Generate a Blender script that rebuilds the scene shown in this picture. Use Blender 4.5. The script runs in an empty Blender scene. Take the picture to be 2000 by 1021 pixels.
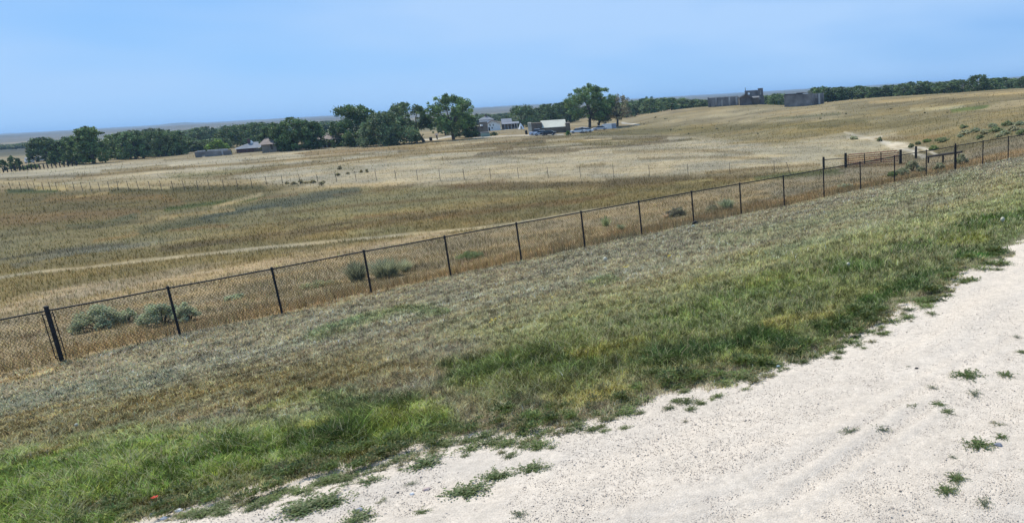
import bpy, math, random
import numpy as np
from mathutils import Matrix, Vector
rng = np.random.default_rng(11); random.seed(5)
SC = bpy.context.scene
R = math.radians
# ------------------------------------------------------------------ camera
CZ = 2.0                                   # eye height above the gravel road
FPX, PPX, PPY, W0, H0 = 1350.0, 1475.0, 510.0, 2000.0, 1021.0
ROLL = R(3.2623); PITCH = R(13.5578)
fw = np.array([0, math.cos(PITCH), -math.sin(PITCH)]); r0 = np.array([1., 0, 0]); u0 = np.cross(r0, fw)
rt = r0*math.cos(ROLL) - u0*math.sin(ROLL); up = u0*math.cos(ROLL) + r0*math.sin(ROLL)
cam = bpy.data.cameras.new('camera'); co = bpy.data.objects.new('camera', cam); SC.collection.objects.link(co)
cam.sensor_fit = 'HORIZONTAL'; cam.sensor_width = 36; cam.lens = FPX/W0*36
cam.shift_x = (W0/2 - PPX)/W0; cam.shift_y = 0
cam.clip_start = 0.05; cam.clip_end = 60000
co.matrix_world = Matrix(((rt[0], up[0], -fw[0], 0), (rt[1], up[1], -fw[1], 0), (rt[2], up[2], -fw[2], CZ), (0, 0, 0, 1)))
SC.camera = co
# ------------------------------------------------------------------ sky, sun, exposure
SUN_EL, SUN_AZ = R(55), R(-52)              # azimuth measured from +Y towards +X
w = bpy.data.worlds.new('World'); SC.world = w; w.use_nodes = True
nt = w.node_tree; nt.nodes.clear(); N = nt.nodes.new; L = nt.links.new
out = N('ShaderNodeOutputWorld'); bg = N('ShaderNodeBackground'); sky = N('ShaderNodeTexSky')
sky.sky_type = 'NISHITA'; sky.sun_disc = False; sky.sun_elevation = SUN_EL; sky.sun_rotation = SUN_AZ
sky.altitude = 1300; sky.air_density = 1.0; sky.dust_density = 0.2; sky.ozone_density = 2.5
tc = N('ShaderNodeTexCoord'); mp = N('ShaderNodeMapping'); mp.inputs['Scale'].default_value = (1.0, 1.0, 4.2); mp.inputs['Location'].default_value = (3.3, 1.1, .4)
ns = N('ShaderNodeTexNoise'); ns.inputs['Scale'].default_value = 2.1; ns.inputs['Detail'].default_value = 3; ns.inputs['Roughness'].default_value = .45
rp = N('ShaderNodeValToRGB'); rp.color_ramp.elements[0].position = .40; rp.color_ramp.elements[0].color = (0, 0, 0, 1)
rp.color_ramp.elements[1].position = .60; rp.color_ramp.elements[1].color = (1, 1, 1, 1)
tint = N('ShaderNodeMix'); tint.data_type = 'RGBA'; tint.blend_type = 'MULTIPLY'; tint.inputs[0].default_value = 1
tint.inputs[7].default_value = (0.86, 0.98, 1.17, 1)
mx = N('ShaderNodeMix'); mx.data_type = 'RGBA'; mx.inputs[7].default_value = (4.6, 6.9, 10.4, 1)
L(tc.outputs['Generated'], mp.inputs[0]); L(mp.outputs[0], ns.inputs['Vector']); L(ns.outputs[0], rp.inputs[0])
flat = N('ShaderNodeMix'); flat.data_type = 'RGBA'; flat.inputs[0].default_value = .82; 
sx = N('ShaderNodeSeparateXYZ'); gr = N('ShaderNodeValToRGB'); gr.color_ramp.elements[0].position = .30; gr.color_ramp.elements[0].color = (2.7, 5.7, 10.4, 1); gr.color_ramp.elements[1].position = .80; gr.color_ramp.elements[1].color = (2.0, 4.5, 9.2, 1)
mr_ = N('ShaderNodeMapRange'); mr_.inputs[1].default_value = -1; mr_.inputs[2].default_value = 1; L(tc.outputs['Generated'], sx.inputs[0]); L(sx.outputs[0], mr_.inputs[0]); L(mr_.outputs[0], gr.inputs[0]); L(gr.outputs[0], flat.inputs[7])   # the hazy air is brighter on the sun's side
lo_ = N('ShaderNodeMapRange'); lo_.inputs[1].default_value = 0; lo_.inputs[2].default_value = .16; lo_.inputs[3].default_value = .55; lo_.inputs[4].default_value = 0; L(sx.outputs[2], lo_.inputs[0])
hzn = N('ShaderNodeMix'); hzn.data_type = 'RGBA'; hzn.inputs[7].default_value = (4.4, 7.1, 10.5, 1)                     # paler towards the horizon
L(sky.outputs[0], tint.inputs[6]); L(tint.outputs[2], flat.inputs[6]); L(flat.outputs[2], mx.inputs[6]); L(rp.outputs[0], mx.inputs[0])
L(lo_.outputs[0], hzn.inputs[0]); L(mx.outputs[2], hzn.inputs[6]); L(hzn.outputs[2], bg.inputs[0]); bg.inputs[1].default_value = 0.087; L(bg.outputs[0], out.inputs[0])
sl = bpy.data.lights.new('sun', 'SUN'); sl.energy = 4.8; sl.angle = R(.53); sl.color = (1, .935, .82)
so = bpy.data.objects.new('sun', sl); SC.collection.objects.link(so)
sd = Vector((math.sin(SUN_AZ)*math.cos(SUN_EL), math.cos(SUN_AZ)*math.cos(SUN_EL), math.sin(SUN_EL)))
so.rotation_euler = sd.to_track_quat('Z', 'Y').to_euler(); so.location = (0, 0, 80)
SC.view_settings.view_transform = 'Standard'; SC.view_settings.look = 'None'
SC.view_settings.exposure = 0.15; SC.view_settings.gamma = 1
SC.cycles.max_bounces = 6; SC.cycles.transparent_max_bounces = 8; SC.cycles.volume_bounces = 0
# ------------------------------------------------------------------ helpers
def ray(px, py):
    px = np.atleast_1d(np.asarray(px, float)); py = np.atleast_1d(np.asarray(py, float))
    return np.outer((px-PPX)/FPX, rt) + np.outer(-(py-PPY)/FPX, up) + fw
def project(X, Y, Z):
    a = X*rt[0]+Y*rt[1]+(Z-CZ)*rt[2]; b = X*up[0]+Y*up[1]+(Z-CZ)*up[2]; c = X*fw[0]+Y*fw[1]+(Z-CZ)*fw[2]
    ok = c > 1e-3; cc = np.where(ok, c, 1)
    return np.where(ok, PPX+FPX*a/cc, -9999), np.where(ok, PPY-FPX*b/cc, -9999)
def hash2(ix, iy, s):
    h = (ix.astype(np.int64)*374761393 + iy.astype(np.int64)*668265263 + s*1442695041) & 0xffffffff
    h = ((h ^ (h >> 13))*1274126177) & 0xffffffff
    return ((h ^ (h >> 16)) & 0xffff)/65535.0
def vnoise(x, y, s=0):
    ix = np.floor(x); iy = np.floor(y); fx = x-ix; fy = y-iy; fx = fx*fx*(3-2*fx); fy = fy*fy*(3-2*fy)
    a = hash2(ix, iy, s); b = hash2(ix+1, iy, s); c = hash2(ix, iy+1, s); d = hash2(ix+1, iy+1, s)
    return (a*(1-fx)+b*fx)*(1-fy)+(c*(1-fx)+d*fx)*fy
def fbm(x, y, s=0, o=4):                   # -1..1
    t = 0; a = .5; n = 0
    for k in range(o):
        t = t+a*(vnoise(x, y, s+k*7)*2-1); n += a; x, y = x*1.97+13.1+y*.31, y*1.97-7.7-x*.31; a *= .55
    return t/n
def lin(c): 
    c = np.asarray(c, float)/255.
    return np.where(c <= .04045, c/12.92, ((c+.055)/1.055)**2.4)
# ------------------------------------------------------------------ ground height
FPOST = [(-20.19, 19.04, -4.34), (-18.01, 20.62, -4.25), (-15.83, 22.19, -4.16), (-13.65, 23.75, -4.08), (-11.47, 25.32, -4.0), (-9.29, 26.89, -3.92),
         (-7.1, 28.45, -3.84), (-4.92, 30.01, -3.77), (-2.73, 31.57, -3.69), (-.54, 33.13, -3.62), (1.64, 34.69, -3.56), (3.83, 36.25, -3.49),
         (6.02, 37.8, -3.43), (8.22, 39.36, -3.37), (10.41, 40.91, -3.31), (12.6, 42.46, -3.25), (14.8, 44.01, -3.2), (16.99, 45.56, -3.15)]
FPOST = np.array([(-22.38, 17.46, -4.44), ]+FPOST+[(19.18, 47.12, -3.1), (21.37, 48.68, -3.06), (23.56, 50.24, -3.0)])
C = [tuple(p) for p in FPOST[::2]]
C += [(-30, 12, -4.8), (-45, 1, -5.2), (34, 58, -2.6), (60, 76, -2)]
for x, y in [(0, .6), (-1, -1), (1, -1), (0, -4), (4, -6), (-4, -6), (-3.4, 3.3), (-2.4, 3.9), (-.9, 4.6), (.3, 5.1), (1.9, 6.7), (3.4, 8.6), (8, 13), (-8, -1), (10, 5),
             (3, 3), (20, 25), (25, 10), (0, -30), (-25, -25), (30, -20), (60, 30), (-60, -60), (60, -60)]: C.append((x, y, 0))
for px, py, z in [(300, 700, None), ]: pass
def atz(px, py, z):
    d = ray(px, py)[0]; t = (z-CZ)/d[2]; return (d[0]*t, d[1]*t, z)
def atd(px, py, D):
    d = ray(px, py)[0]; t = D/math.hypot(d[0], d[1]); return (d[0]*t, d[1]*t, CZ+d[2]*t)
C += [atz(0, 510, -6.2), atz(0, 440, -6.4), atz(500, 478, -6.2), atz(1000, 438, -6.1), atz(1300, 385, -6.1), atz(1500, 352, -6.2), atz(250, 380, -6.5), atz(0, 375, -6.5),
      atz(600, 362, -6.5), atz(900, 351, -6.5), atz(1265, 345, -6.5), atz(1500, 330, -6.4), atz(1650, 327, -6.3), atz(1750, 318, -6.2), atz(1850, 306, -5.6), atd(1935, 290, 66),
      atd(1930, 250, 92), atd(1990, 200, 150), atd(1990, 173, 215), atd(1880, 181, 225), atd(1750, 190, 240), atd(1650, 197, 255), atd(1750, 225, 165), atd(1560, 206, 290),
      atd(1600, 240, 165), atd(1470, 204, 300), atd(1385, 208, 315), atd(1420, 240, 225), atd(1300, 223, 290), atd(1230, 243, 285), atd(1300, 255, 225),
      atz(1160, 251, -6.5), atz(1060, 264, -6.5), atz(880, 272, -6.5), atz(700, 284, -6.5), atz(560, 294, -6.5), atz(400, 306, -6.5), atz(180, 321, -6.5), atz(0, 337, -6.5),
      atz(950, 300, -6.5), atz(1250, 290, -6.5), atz(1450, 290, -6.2), atz(500, 330, -6.5)]
for a in range(0, 360, 20):
    for D in (450, 900, 2000, 6000, 16000):
        if D == 450 and not (-70 < (a if a < 180 else a-360) < 50): continue
        C.append((D*math.sin(R(a)), D*math.cos(R(a)), -7.2 if D < 1000 else -8.5))
C = np.array(C)
def warp(x, y):
    r = np.hypot(x, y)+1e-9; k = np.log1p(r/4)/r
    return x*k, y*k
wx, wy = warp(C[:, 0], C[:, 1])
def tps(r2): return r2*np.log(r2+1e-12)*.5
n = len(C); A = np.zeros((n+3, n+3)); d2 = (wx[:, None]-wx)**2+(wy[:, None]-wy)**2
A[:n, :n] = tps(d2)+np.eye(n)*2e-3; A[:n, n] = 1; A[:n, n+1] = wx; A[:n, n+2] = wy; A[n:, :n] = A[:n, n:].T
sol = np.linalg.solve(A, np.concatenate([C[:, 2], [0, 0, 0]]))
# road edge (world), from the left foreground to the far right
EDGE = [atz(px, py, 0.)[:2] for px, py in [(270, 1018), (400, 985), (500, 965), (610, 935), (740, 902), (820, 862), (900, 842), (1060, 838), (1200, 795), (1260, 762), (1400, 735),
        (1480, 702), (1560, 690), (1640, 660), (1700, 640), (1740, 610), (1790, 582), (1850, 557), (1880, 532), (1960, 497), (1945, 482), (2000, 466)]]
EDGE = np.array([(-60, -45), (-20, -12), (-8, -1.6)]+EDGE+[(5.6, 11.2), (12, 19), (30, 38), (80, 85)])
def edge_sd(x, y):                         # >0 on the road side
    best = np.full(x.shape, 1e9); sgn = np.ones(x.shape)
    for (ax, ay), (bx, by) in zip(EDGE[:-1], EDGE[1:]):
        dx, dy = bx-ax, by-ay; t = np.clip(((x-ax)*dx+(y-ay)*dy)/(dx*dx+dy*dy), 0, 1)
        qx, qy = x-ax-t*dx, y-ay-t*dy; d = qx*qx+qy*qy; c = dx*qy-dy*qx; m = d < best-1e-9
        best = np.where(m, d, best); sgn = np.where(m, np.where(c < 0, 1, -1), sgn)
    return np.sqrt(best)*sgn
RUTS = [[atz(*p, 0.)[:2] for p in q] for q in ([(1350, 1060), (1530, 1012), (1640, 928), (1750, 852), (1800, 815)],
        [(1250, 1060), (1440, 1000), (1560, 930), (1680, 850), (1800, 770), (2000, 655)], [(900, 1040), (1150, 960), (1400, 850), (1600, 760), (1800, 665), (2000, 560)])]
def pl_dist(x, y, P):
    best = np.full(np.shape(x), 1e9)
    for (ax, ay), (bx, by) in zip(P[:-1], P[1:]):
        dx, dy = bx-ax, by-ay; t = np.clip(((x-ax)*dx+(y-ay)*dy)/(dx*dx+dy*dy), 0, 1)
        best = np.minimum(best, np.hypot(x-ax-t*dx, y-ay-t*dy))
    return best
def ground(x, y, detail=True):
    x = np.asarray(x, float); y = np.asarray(y, float); sh = x.shape; x = x.ravel(); y = y.ravel()
    o = np.empty(x.shape)
    for i in range(0, len(x), 60000):
        a, b = warp(x[i:i+60000], y[i:i+60000])
        k = tps((a[:, None]-wx)**2+(b[:, None]-wy)**2)
        o[i:i+60000] = k@sol[:n]+sol[n]+sol[n+1]*a+sol[n+2]*b
    if detail:
        r = np.hypot(x, y); far = np.clip((r-18)/60, 0, 1)
        near = np.clip((r-4)/6, 0, 1)
        o += fbm(x/6, y/6, 3, 3)*.09*near + fbm(x/35, y/35, 9, 3)*.30*far*np.clip(1.6-r/400, 0, 1) + fbm(x/1.3, y/1.3, 5, 3)*.022*near
    return o.reshape(sh)
TS = np.exp(np.linspace(math.log(1.5), math.log(14000), 900))
def at(px, py):                            # first hit of the pixel's ray with the ground
    d = ray(px, py)[0]; h = math.hypot(d[0], d[1]); d = d/h
    g = CZ+d[2]*TS - ground(d[0]*TS, d[1]*TS)
    k = int(np.argmax(g < 0)) if (g < 0).any() else len(TS)-1
    a, b = TS[max(k-1, 0)], TS[k]
    for _ in range(18):
        m = (a+b)/2
        if CZ+d[2]*m < float(ground(np.array([d[0]*m]), np.array([d[1]*m]))[0]): b = m
        else: a = m
    return Vector((d[0]*b, d[1]*b, float(ground(np.array([d[0]*b]), np.array([d[1]*b]))[0])))
def gpt(px, D, py=250):                    # ground point at a distance along the pixel column
    d = ray(px, py)[0]; h = math.hypot(d[0], d[1]); x, y = d[0]*D/h, d[1]*D/h
    return Vector((x, y, float(ground(np.array([x]), np.array([y]))[0])))
def z_at(P, py):                           # height above P at which the vertical through P meets image row py
    lo, hi = -5., 60.
    for _ in range(40):
        m = (lo+hi)/2
        if project(P[0], P[1], P[2]+m)[1] > py: lo = m
        else: hi = m
    return lo
def px2m(P, n): return n/FPX*float(np.dot(np.array(P)-np.array([0, 0, CZ]), fw))
# ------------------------------------------------------------------ colours of the land (albedo x KL is what the photo shows)
KL = 1.62
S = []                                      # (kind, pts, soft/halfwidth, colour, alpha)
def poly(pts, c, a=1., s=9): S.append(('p', pts, s, c, a))
def line(pts, hw, c, a=1.): S.append(('l', pts, hw, c, a))
# far plain
poly([(-300, 352), (0, 338), (150, 325), (400, 307), (620, 292), (850, 284), (1100, 270), (1300, 258), (1400, 262), (1500, 285), (1640, 300), (1640, 325), (1500, 343), (1150, 350), (900, 354),
      (700, 362), (560, 364), (430, 345), (0, 353), (-300, 375)], (172, 160, 132), 1, 5)
poly([(0, 352), (430, 342), (560, 362), (420, 368), (0, 370)], (150, 134, 98), 1, 4)
poly([(850, 360), (1150, 352), (1640, 328), (1650, 345), (1350, 380), (1130, 415), (860, 465), (500, 493), (-200, 590), (-200, 520), (300, 480), (600, 425), (850, 385)], (118, 106, 68), 1, 8)
poly([(-300, 380), (0, 372), (420, 366), (600, 360), (470, 398), (300, 436), (120, 452), (0, 460), (-300, 480)], (106, 95, 58), 1, 7)
poly([(-300, 470), (0, 448), (130, 443), (300, 417), (480, 384), (700, 362), (850, 366), (800, 395), (640, 425), (450, 455), (250, 482), (0, 520), (-300, 560)], (124, 115, 80), 1, 8)
poly([(600, 385), (900, 362), (1050, 372), (900, 405), (640, 440), (560, 430)], (132, 124, 86), .8, 10)
poly([(500, 455), (800, 410), (1000, 385), (1000, 400), (750, 445), (520, 475)], (140, 122, 80), .7, 8)
poly([(850, 355), (1150, 348), (1500, 338), (1560, 345), (1300, 362), (1000, 372), (860, 372)], (108, 92, 62), .8, 5)
poly([(-400, 310), (-400, 285), (0, 277), (240, 264), (700, 238), (1250, 205), (1250, 216), (1000, 245), (700, 262), (240, 292), (90, 304), (0, 306)], (104, 104, 80), .85, 3)
poly([(-300, 300), (0, 288), (75, 284), (80, 300), (0, 303)], (84, 84, 70), .8, 4); line([(-100, 312), (0, 309), (90, 303)], 4, (150, 140, 112), .8); line([(-60, 282), (0, 279), (80, 275)], 3, (160, 142, 112), .8)
# streaks
for p, h, c, a in [([(0, 374), (60, 373), (100, 371)], 5, (64, 74, 34), 1), ([(230, 372), (400, 368), (520, 366)], 6, (80, 76, 42), .9), ([(330, 408), (420, 396), (500, 386)], 7, (72, 84, 38), .9),
                   ([(420, 405), (460, 392), (510, 379)], 4, (164, 146, 108), .8), ([(0, 430), (120, 422), (260, 415)], 10, (124, 102, 66), .8), ([(100, 388), (300, 384), (350, 395)], 7, (120, 98, 58), .7),
                   ([(40, 515), (150, 492), (330, 470)], 7, (112, 110, 92), .8), ([(120, 445), (200, 436), (260, 420)], 5, (92, 94, 66), .8), ([(180, 470), (300, 448), (400, 430)], 7, (140, 116, 74), .7),
                   ([(260, 455), (450, 418), (560, 395)], 9, (88, 90, 62), .85), ([(400, 425), (560, 395), (700, 372)], 8, (82, 86, 70), .85), ([(0, 350), (200, 340), (360, 328)], 3, (120, 108, 78), .9),
                   ([(150, 345), (300, 330), (500, 318), (700, 300)], 3, (128, 110, 72), .9), ([(330, 345), (520, 330), (560, 322)], 5, (120, 112, 68), .8), ([(420, 345), (560, 326), (640, 318), (800, 300), (1000, 290)], 3, (122, 106, 70), .9),
                   ([(600, 300), (800, 288), (1000, 277), (1120, 268)], 5, (134, 114, 78), .9), ([(780, 296), (1000, 282), (1130, 272), (1300, 268)], 4, (110, 98, 70), .9), ([(940, 302), (1000, 299), (1110, 292)], 7, (112, 102, 80), .95),
                   ([(1110, 292), (1250, 282), (1350, 272)], 3, (108, 96, 70), .8), ([(620, 330), (700, 325)], 6, (150, 138, 104), .6), ([(830, 312), (960, 306), (1050, 310)], 3, (128, 116, 86), .7), ([(1130, 325), (1180, 321)], 4, (126, 114, 84), .7),
                   ([(1200, 296), (1350, 292), (1480, 300)], 4, (138, 122, 88), .7), ([(1250, 310), (1400, 306), (1500, 310)], 3, (140, 124, 90), .7),
                   ([(0, 355), (150, 362), (330, 366)], 3, (186, 168, 124), .6), ([(70, 368), (130, 366)], 4, (180, 160, 110), .9), ([(160, 362), (300, 352), (430, 355)], 5, (170, 154, 116), .8),
                   ([(640, 362), (840, 358), (1000, 352), (1180, 350)], 4, (176, 158, 122), .8), ([(950, 350), (1150, 346)], 4, (180, 160, 120), .6)]: line(p, h, c, a)
for k in range(34):                         # short tan and brown streaks over the brown field
    px = 150+((k*397) % 1400); py = 360+((k*61) % 100)+(900-px)*.03
    if py > 470-(px-860)*.16-14: continue
    line([(px, py), (px+60+(k*37) % 90, py-7-(k % 5))], 2.5+(k % 3), [(158, 136, 92), (112, 96, 62), (150, 140, 96), (126, 100, 64)][k % 4], .55)
ST = random.Random(12)
for k in range(64):                         # streaks of olive and straw lying along the slope of the rise
    px = ST.uniform(940, 1950); f0 = ST.random(); top = np.interp(px, [940, 1230, 1385, 1600, 2000], [276, 248, 214, 210, 182]); bot = np.interp(px, [940, 1200, 1500, 1640, 1800, 2000], [296, 282, 284, 270, 258, 232])
    py = top+(bot-top)*f0; L_ = ST.uniform(40, 170)*(.5+.5*f0); sl = -.055-.05*(px > 1400)
    line([(px, py), (px+L_*.5, py+L_*.5*sl+ST.uniform(-2, 2)), (px+L_, py+L_*sl)], ST.uniform(1.3, 3.2), ST.choice([(98, 90, 56), (92, 84, 54), (108, 98, 60), (172, 156, 120), (124, 110, 68), (104, 88, 56)]), ST.uniform(.5, .9))
for k in range(26):
    px = ST.uniform(0, 900); py = np.interp(px, [0, 500, 900], [345, 312, 290])+ST.uniform(-12, 22); L_ = ST.uniform(40, 150)
    line([(px, py), (px+L_*.5, py-L_*.035), (px+L_, py-L_*.085)], ST.uniform(1.2, 2.8), ST.choice([(126, 112, 78), (116, 104, 72), (182, 168, 134), (134, 118, 80)]), ST.uniform(.4, .8))
# near band beyond the chain-link fence
poly([(-300, 560), (0, 540), (300, 512), (520, 487), (860, 464), (1000, 440), (1130, 414), (1000, 470), (600, 545), (330, 600), (-300, 720)], (132, 116, 74), 1, 5)
line([(300, 490), (520, 462), (700, 436), (900, 412)], 5, (96, 82, 54), .8); line([(520, 420), (700, 400), (900, 385), (1000, 382)], 4, (104, 92, 60), .8); line([(850, 425), (1000, 408), (1200, 380)], 5, (112, 88, 52), .7); line([(0, 462), (200, 440), (300, 428)], 4, (96, 88, 58), .7); line([(0, 505), (120, 490), (240, 476)], 3, (84, 80, 62), .8)
line([(-300, 590), (60, 531), (150, 523), (300, 505), (500, 485), (700, 465), (900, 447), (1000, 436), (1150, 412), (1250, 398)], 3, (176, 162, 130), .9)
line([(-200, 660), (0, 606), (120, 578), (300, 550), (500, 520), (640, 500), (860, 460)], 13, (178, 158, 126), .85)
poly([(-300, 700), (88, 597), (325, 557), (530, 521), (868, 459), (1133, 413), (1350, 376), (1600, 333), (1610, 386), (1355, 436), (1139, 482), (880, 541), (551, 613), (352, 655), (123, 712), (-300, 830)], (164, 146, 112), 1, 4)
for k in range(16): line([(40+k*95, 668-k*17.5), (85+k*95, 655-k*17.5)], 7, [(122, 98, 72), (170, 150, 120), (128, 116, 92)][k % 3], .6)
# right: gate flat, hill
poly([(1200, 262), (1230, 244), (1385, 205), (1600, 200), (2000, 165), (2300, 140), (2300, 260), (2000, 262), (1850, 275), (1700, 285), (1500, 282), (1300, 264)], (142, 128, 90), 1, 5)
poly([(1385, 210), (1600, 206), (1720, 196), (1600, 235), (1400, 240), (1260, 245)], (160, 145, 110), .9, 5)
for p, h, c, a in [([(1130, 262), (1300, 256), (1500, 246), (1700, 238)], 7, (114, 104, 66), .9), ([(1470, 232), (1560, 228), (1640, 222)], 3, (112, 108, 76), .8), ([(1640, 212), (1800, 198), (2000, 186)], 9, (128, 116, 84), .9),
                   ([(1700, 200), (1850, 188), (2000, 178)], 4, (168, 148, 106), .9), ([(1500, 262), (1700, 248), (1850, 235)], 6, (128, 114, 72), .8), ([(1780, 215), (1880, 208)], 4, (172, 162, 126), .8),
                   ([(1860, 216), (1930, 208)], 4, (108, 118, 62), .9), ([(1930, 212), (2000, 200), (2050, 190)], 6, (178, 158, 116), .9), ([(1560, 285), (1700, 272), (1850, 266)], 5, (140, 118, 78), .8),
                   ([(1320, 236), (1480, 232), (1560, 216)], 4, (150, 134, 98), .7), ([(1600, 300), (1720, 292), (1760, 290)], 4, (140, 126, 92), .6), ([(1560, 250), (1640, 246)], 3, (96, 92, 58), .6)]: line(p, h, c, a)
poly([(1480, 290), (1560, 275), (1640, 262), (1740, 257), (1760, 266), (1700, 270), (1780, 290), (1755, 300), (1650, 302), (1620, 314), (1480, 304)], (176, 163, 132), .95, 5)
poly([(1780, 300), (1800, 285), (1850, 268), (2000, 225), (2200, 200), (2200, 300), (1969, 310), (1810, 340), (1790, 320)], (124, 114, 80), .9, 7)
poly([(1640, 325), (1800, 312), (2000, 268), (2200, 240), (2200, 290), (1969, 312), (1800, 345), (1600, 386), (1500, 400), (1500, 362)], (158, 144, 116), .9, 6)
line([(1480, 350), (1560, 341), (1650, 334)], 6, (104, 106, 66), .9); line([(1640, 326), (1700, 322), (1770, 320)], 3, (120, 100, 70), .8)
line([(1380, 338), (1500, 328), (1600, 322)], 4, (124, 106, 70), .7)
# orange-brown weeds against the fence foot
FB = [(-300, 785), (60, 698), (123, 684), (352, 640), (551, 603), (726, 565), (880, 532), (1017, 502), (1139, 473), (1255, 450), (1355, 428), (1447, 411), (1610, 378), (1748, 350), (1866, 326), (2100, 270)]
line(FB, 9, (162, 136, 98), .8)
# verge
VERGE = [(-900, 930), (-300, 828), (123, 711), (352, 654), (551, 612), (726, 574), (880, 540), (1017, 510), (1139, 481), (1255, 458), (1355, 436), (1447, 418), (1610, 386), (1748, 357), (1866, 332), (2100, 278), (2800, 200), (2800, 700), (2000, 480), (1700, 660), (1200, 830), (400, 1100), (-400, 1400), (-1500, 1400)]
poly(VERGE, (140, 131, 110), 1, 3)
poly([(-300, 880), (0, 815), (300, 755), (500, 715), (720, 685), (850, 715), (700, 760), (400, 800), (200, 850), (0, 885), (-300, 960)], (124, 112, 76), .9, 26)
poly([(850, 640), (1100, 590), (1350, 530), (1700, 430), (2100, 315), (2100, 400), (1700, 500), (1500, 580), (1250, 640), (1000, 690)], (136, 135, 94), .85, 26)
poly([(900, 700), (1100, 630), (1300, 590), (1550, 520), (1800, 440), (2100, 370), (2100, 450), (1900, 510), (1700, 625), (1500, 700), (1250, 755), (1000, 800), (850, 770)], (104, 112, 66), .9, 24)
poly([(-300, 1000), (0, 895), (250, 840), (500, 830), (650, 800), (850, 790), (920, 830), (600, 930), (270, 1010), (200, 1100), (-300, 1200)], (112, 130, 62), .95, 22)
line([(260, 735), (480, 690), (640, 650), (860, 600), (1100, 552), (1400, 490)], 17, (150, 144, 122), .7)
line([(0, 880), (150, 872), (300, 850)], 14, (138, 140, 92), .7); line([(330, 850), (520, 838), (650, 815)], 10, (150, 150, 98), .7); line([(250, 985), (420, 950), (600, 905), (740, 875)], 16, (84, 76, 44), .7); line([(0, 800), (150, 765), (330, 735)], 20, (132, 134, 116), .7)
line([(600, 655), (780, 610), (860, 605)], 9, (92, 108, 66), .7)
line([(1340, 560), (1600, 470), (1800, 440), (2000, 395)], 16, (148, 148, 100), .6); line([(1300, 640), (1500, 560), (1650, 520)], 22, (108, 120, 70), .7)
line([(1400, 470), (1600, 430), (1900, 345)], 14, (134, 134, 100), .7); line([(1500, 500), (1700, 440)], 9, (140, 146, 120), .6)
for p, h, c, a in [([(620, 780), (800, 800)], 24, (76, 90, 50), .8), ([(740, 828), (860, 805)], 16, (128, 134, 68), .9), ([(560, 860), (700, 850)], 24, (68, 84, 42), .9), ([(300, 920), (480, 880)], 22, (74, 92, 40), .8),
                   ([(880, 730), (1150, 700)], 26, (78, 92, 46), .85), ([(1080, 790), (1220, 745)], 16, (150, 144, 90), .9), ([(1130, 690), (1250, 665)], 14, (124, 118, 60), .8), ([(1290, 700), (1480, 660), (1560, 680)], 17, (62, 82, 44), .95),
                   ([(1400, 700), (1500, 690)], 14, (140, 144, 84), .95), ([(1500, 640), (1620, 610)], 15, (150, 142, 84), .9), ([(1600, 650), (1720, 600)], 16, (62, 82, 44), .95), ([(1680, 590), (1850, 530)], 15, (64, 86, 46), .9),
                   ([(1870, 500), (1950, 485)], 8, (64, 104, 38), .9), ([(1840, 478), (1920, 462)], 10, (134, 136, 68), .9), ([(1760, 490), (1850, 480)], 10, (70, 88, 42), .8), ([(1880, 440), (2000, 420)], 14, (60, 82, 36), .9),
                   ([(1000, 780), (1100, 760)], 10, (90, 92, 60), .7), ([(1620, 530), (1720, 520)], 10, (86, 112, 60), .7), ([(560, 925), (700, 900)], 12, (84, 80, 46), .9), ([(150, 1000), (330, 980)], 14, (86, 78, 48), .9),
                   ([(1260, 470), (1400, 445)], 8, (132, 126, 108), .8), ([(0, 880), (120, 870)], 12, (112, 96, 56), .8), ([(1150, 560), (1200, 540)], 8, (96, 112, 64), .6), ([(500, 800), (600, 770)], 16, (126, 128, 80), .8)]: line(p, h, c, a)
TRACKS = [[(1650, 258), (1672, 264), (1690, 268), (1706, 272)], [(1655, 268), (1680, 270), (1722, 266)], [(1712, 276), (1752, 288), (1775, 296), (1800, 306)], [(1745, 281), (1785, 286), (1815, 294), (1825, 304)]]
PATHS = [([(1215, 240), (1248, 243)], 1.6), ([(770, 274), (810, 273), (850, 272), (885, 265)], 1.5), ([(925, 269), (1000, 264), (1100, 262)], 1.2), ([(890, 262), (920, 258)], 1.3), ([(985, 253), (1015, 250)], .9), ([(545, 294), (610, 289)], .8)]
for p, h in PATHS: line(p, h, (196, 188, 172), 1)
for i_, t in enumerate(TRACKS): line(t, (2.6, 2.6, 4.6, 4.6)[i_], (206, 194, 170), (.5, .6, .95, .95)[i_])
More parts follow.
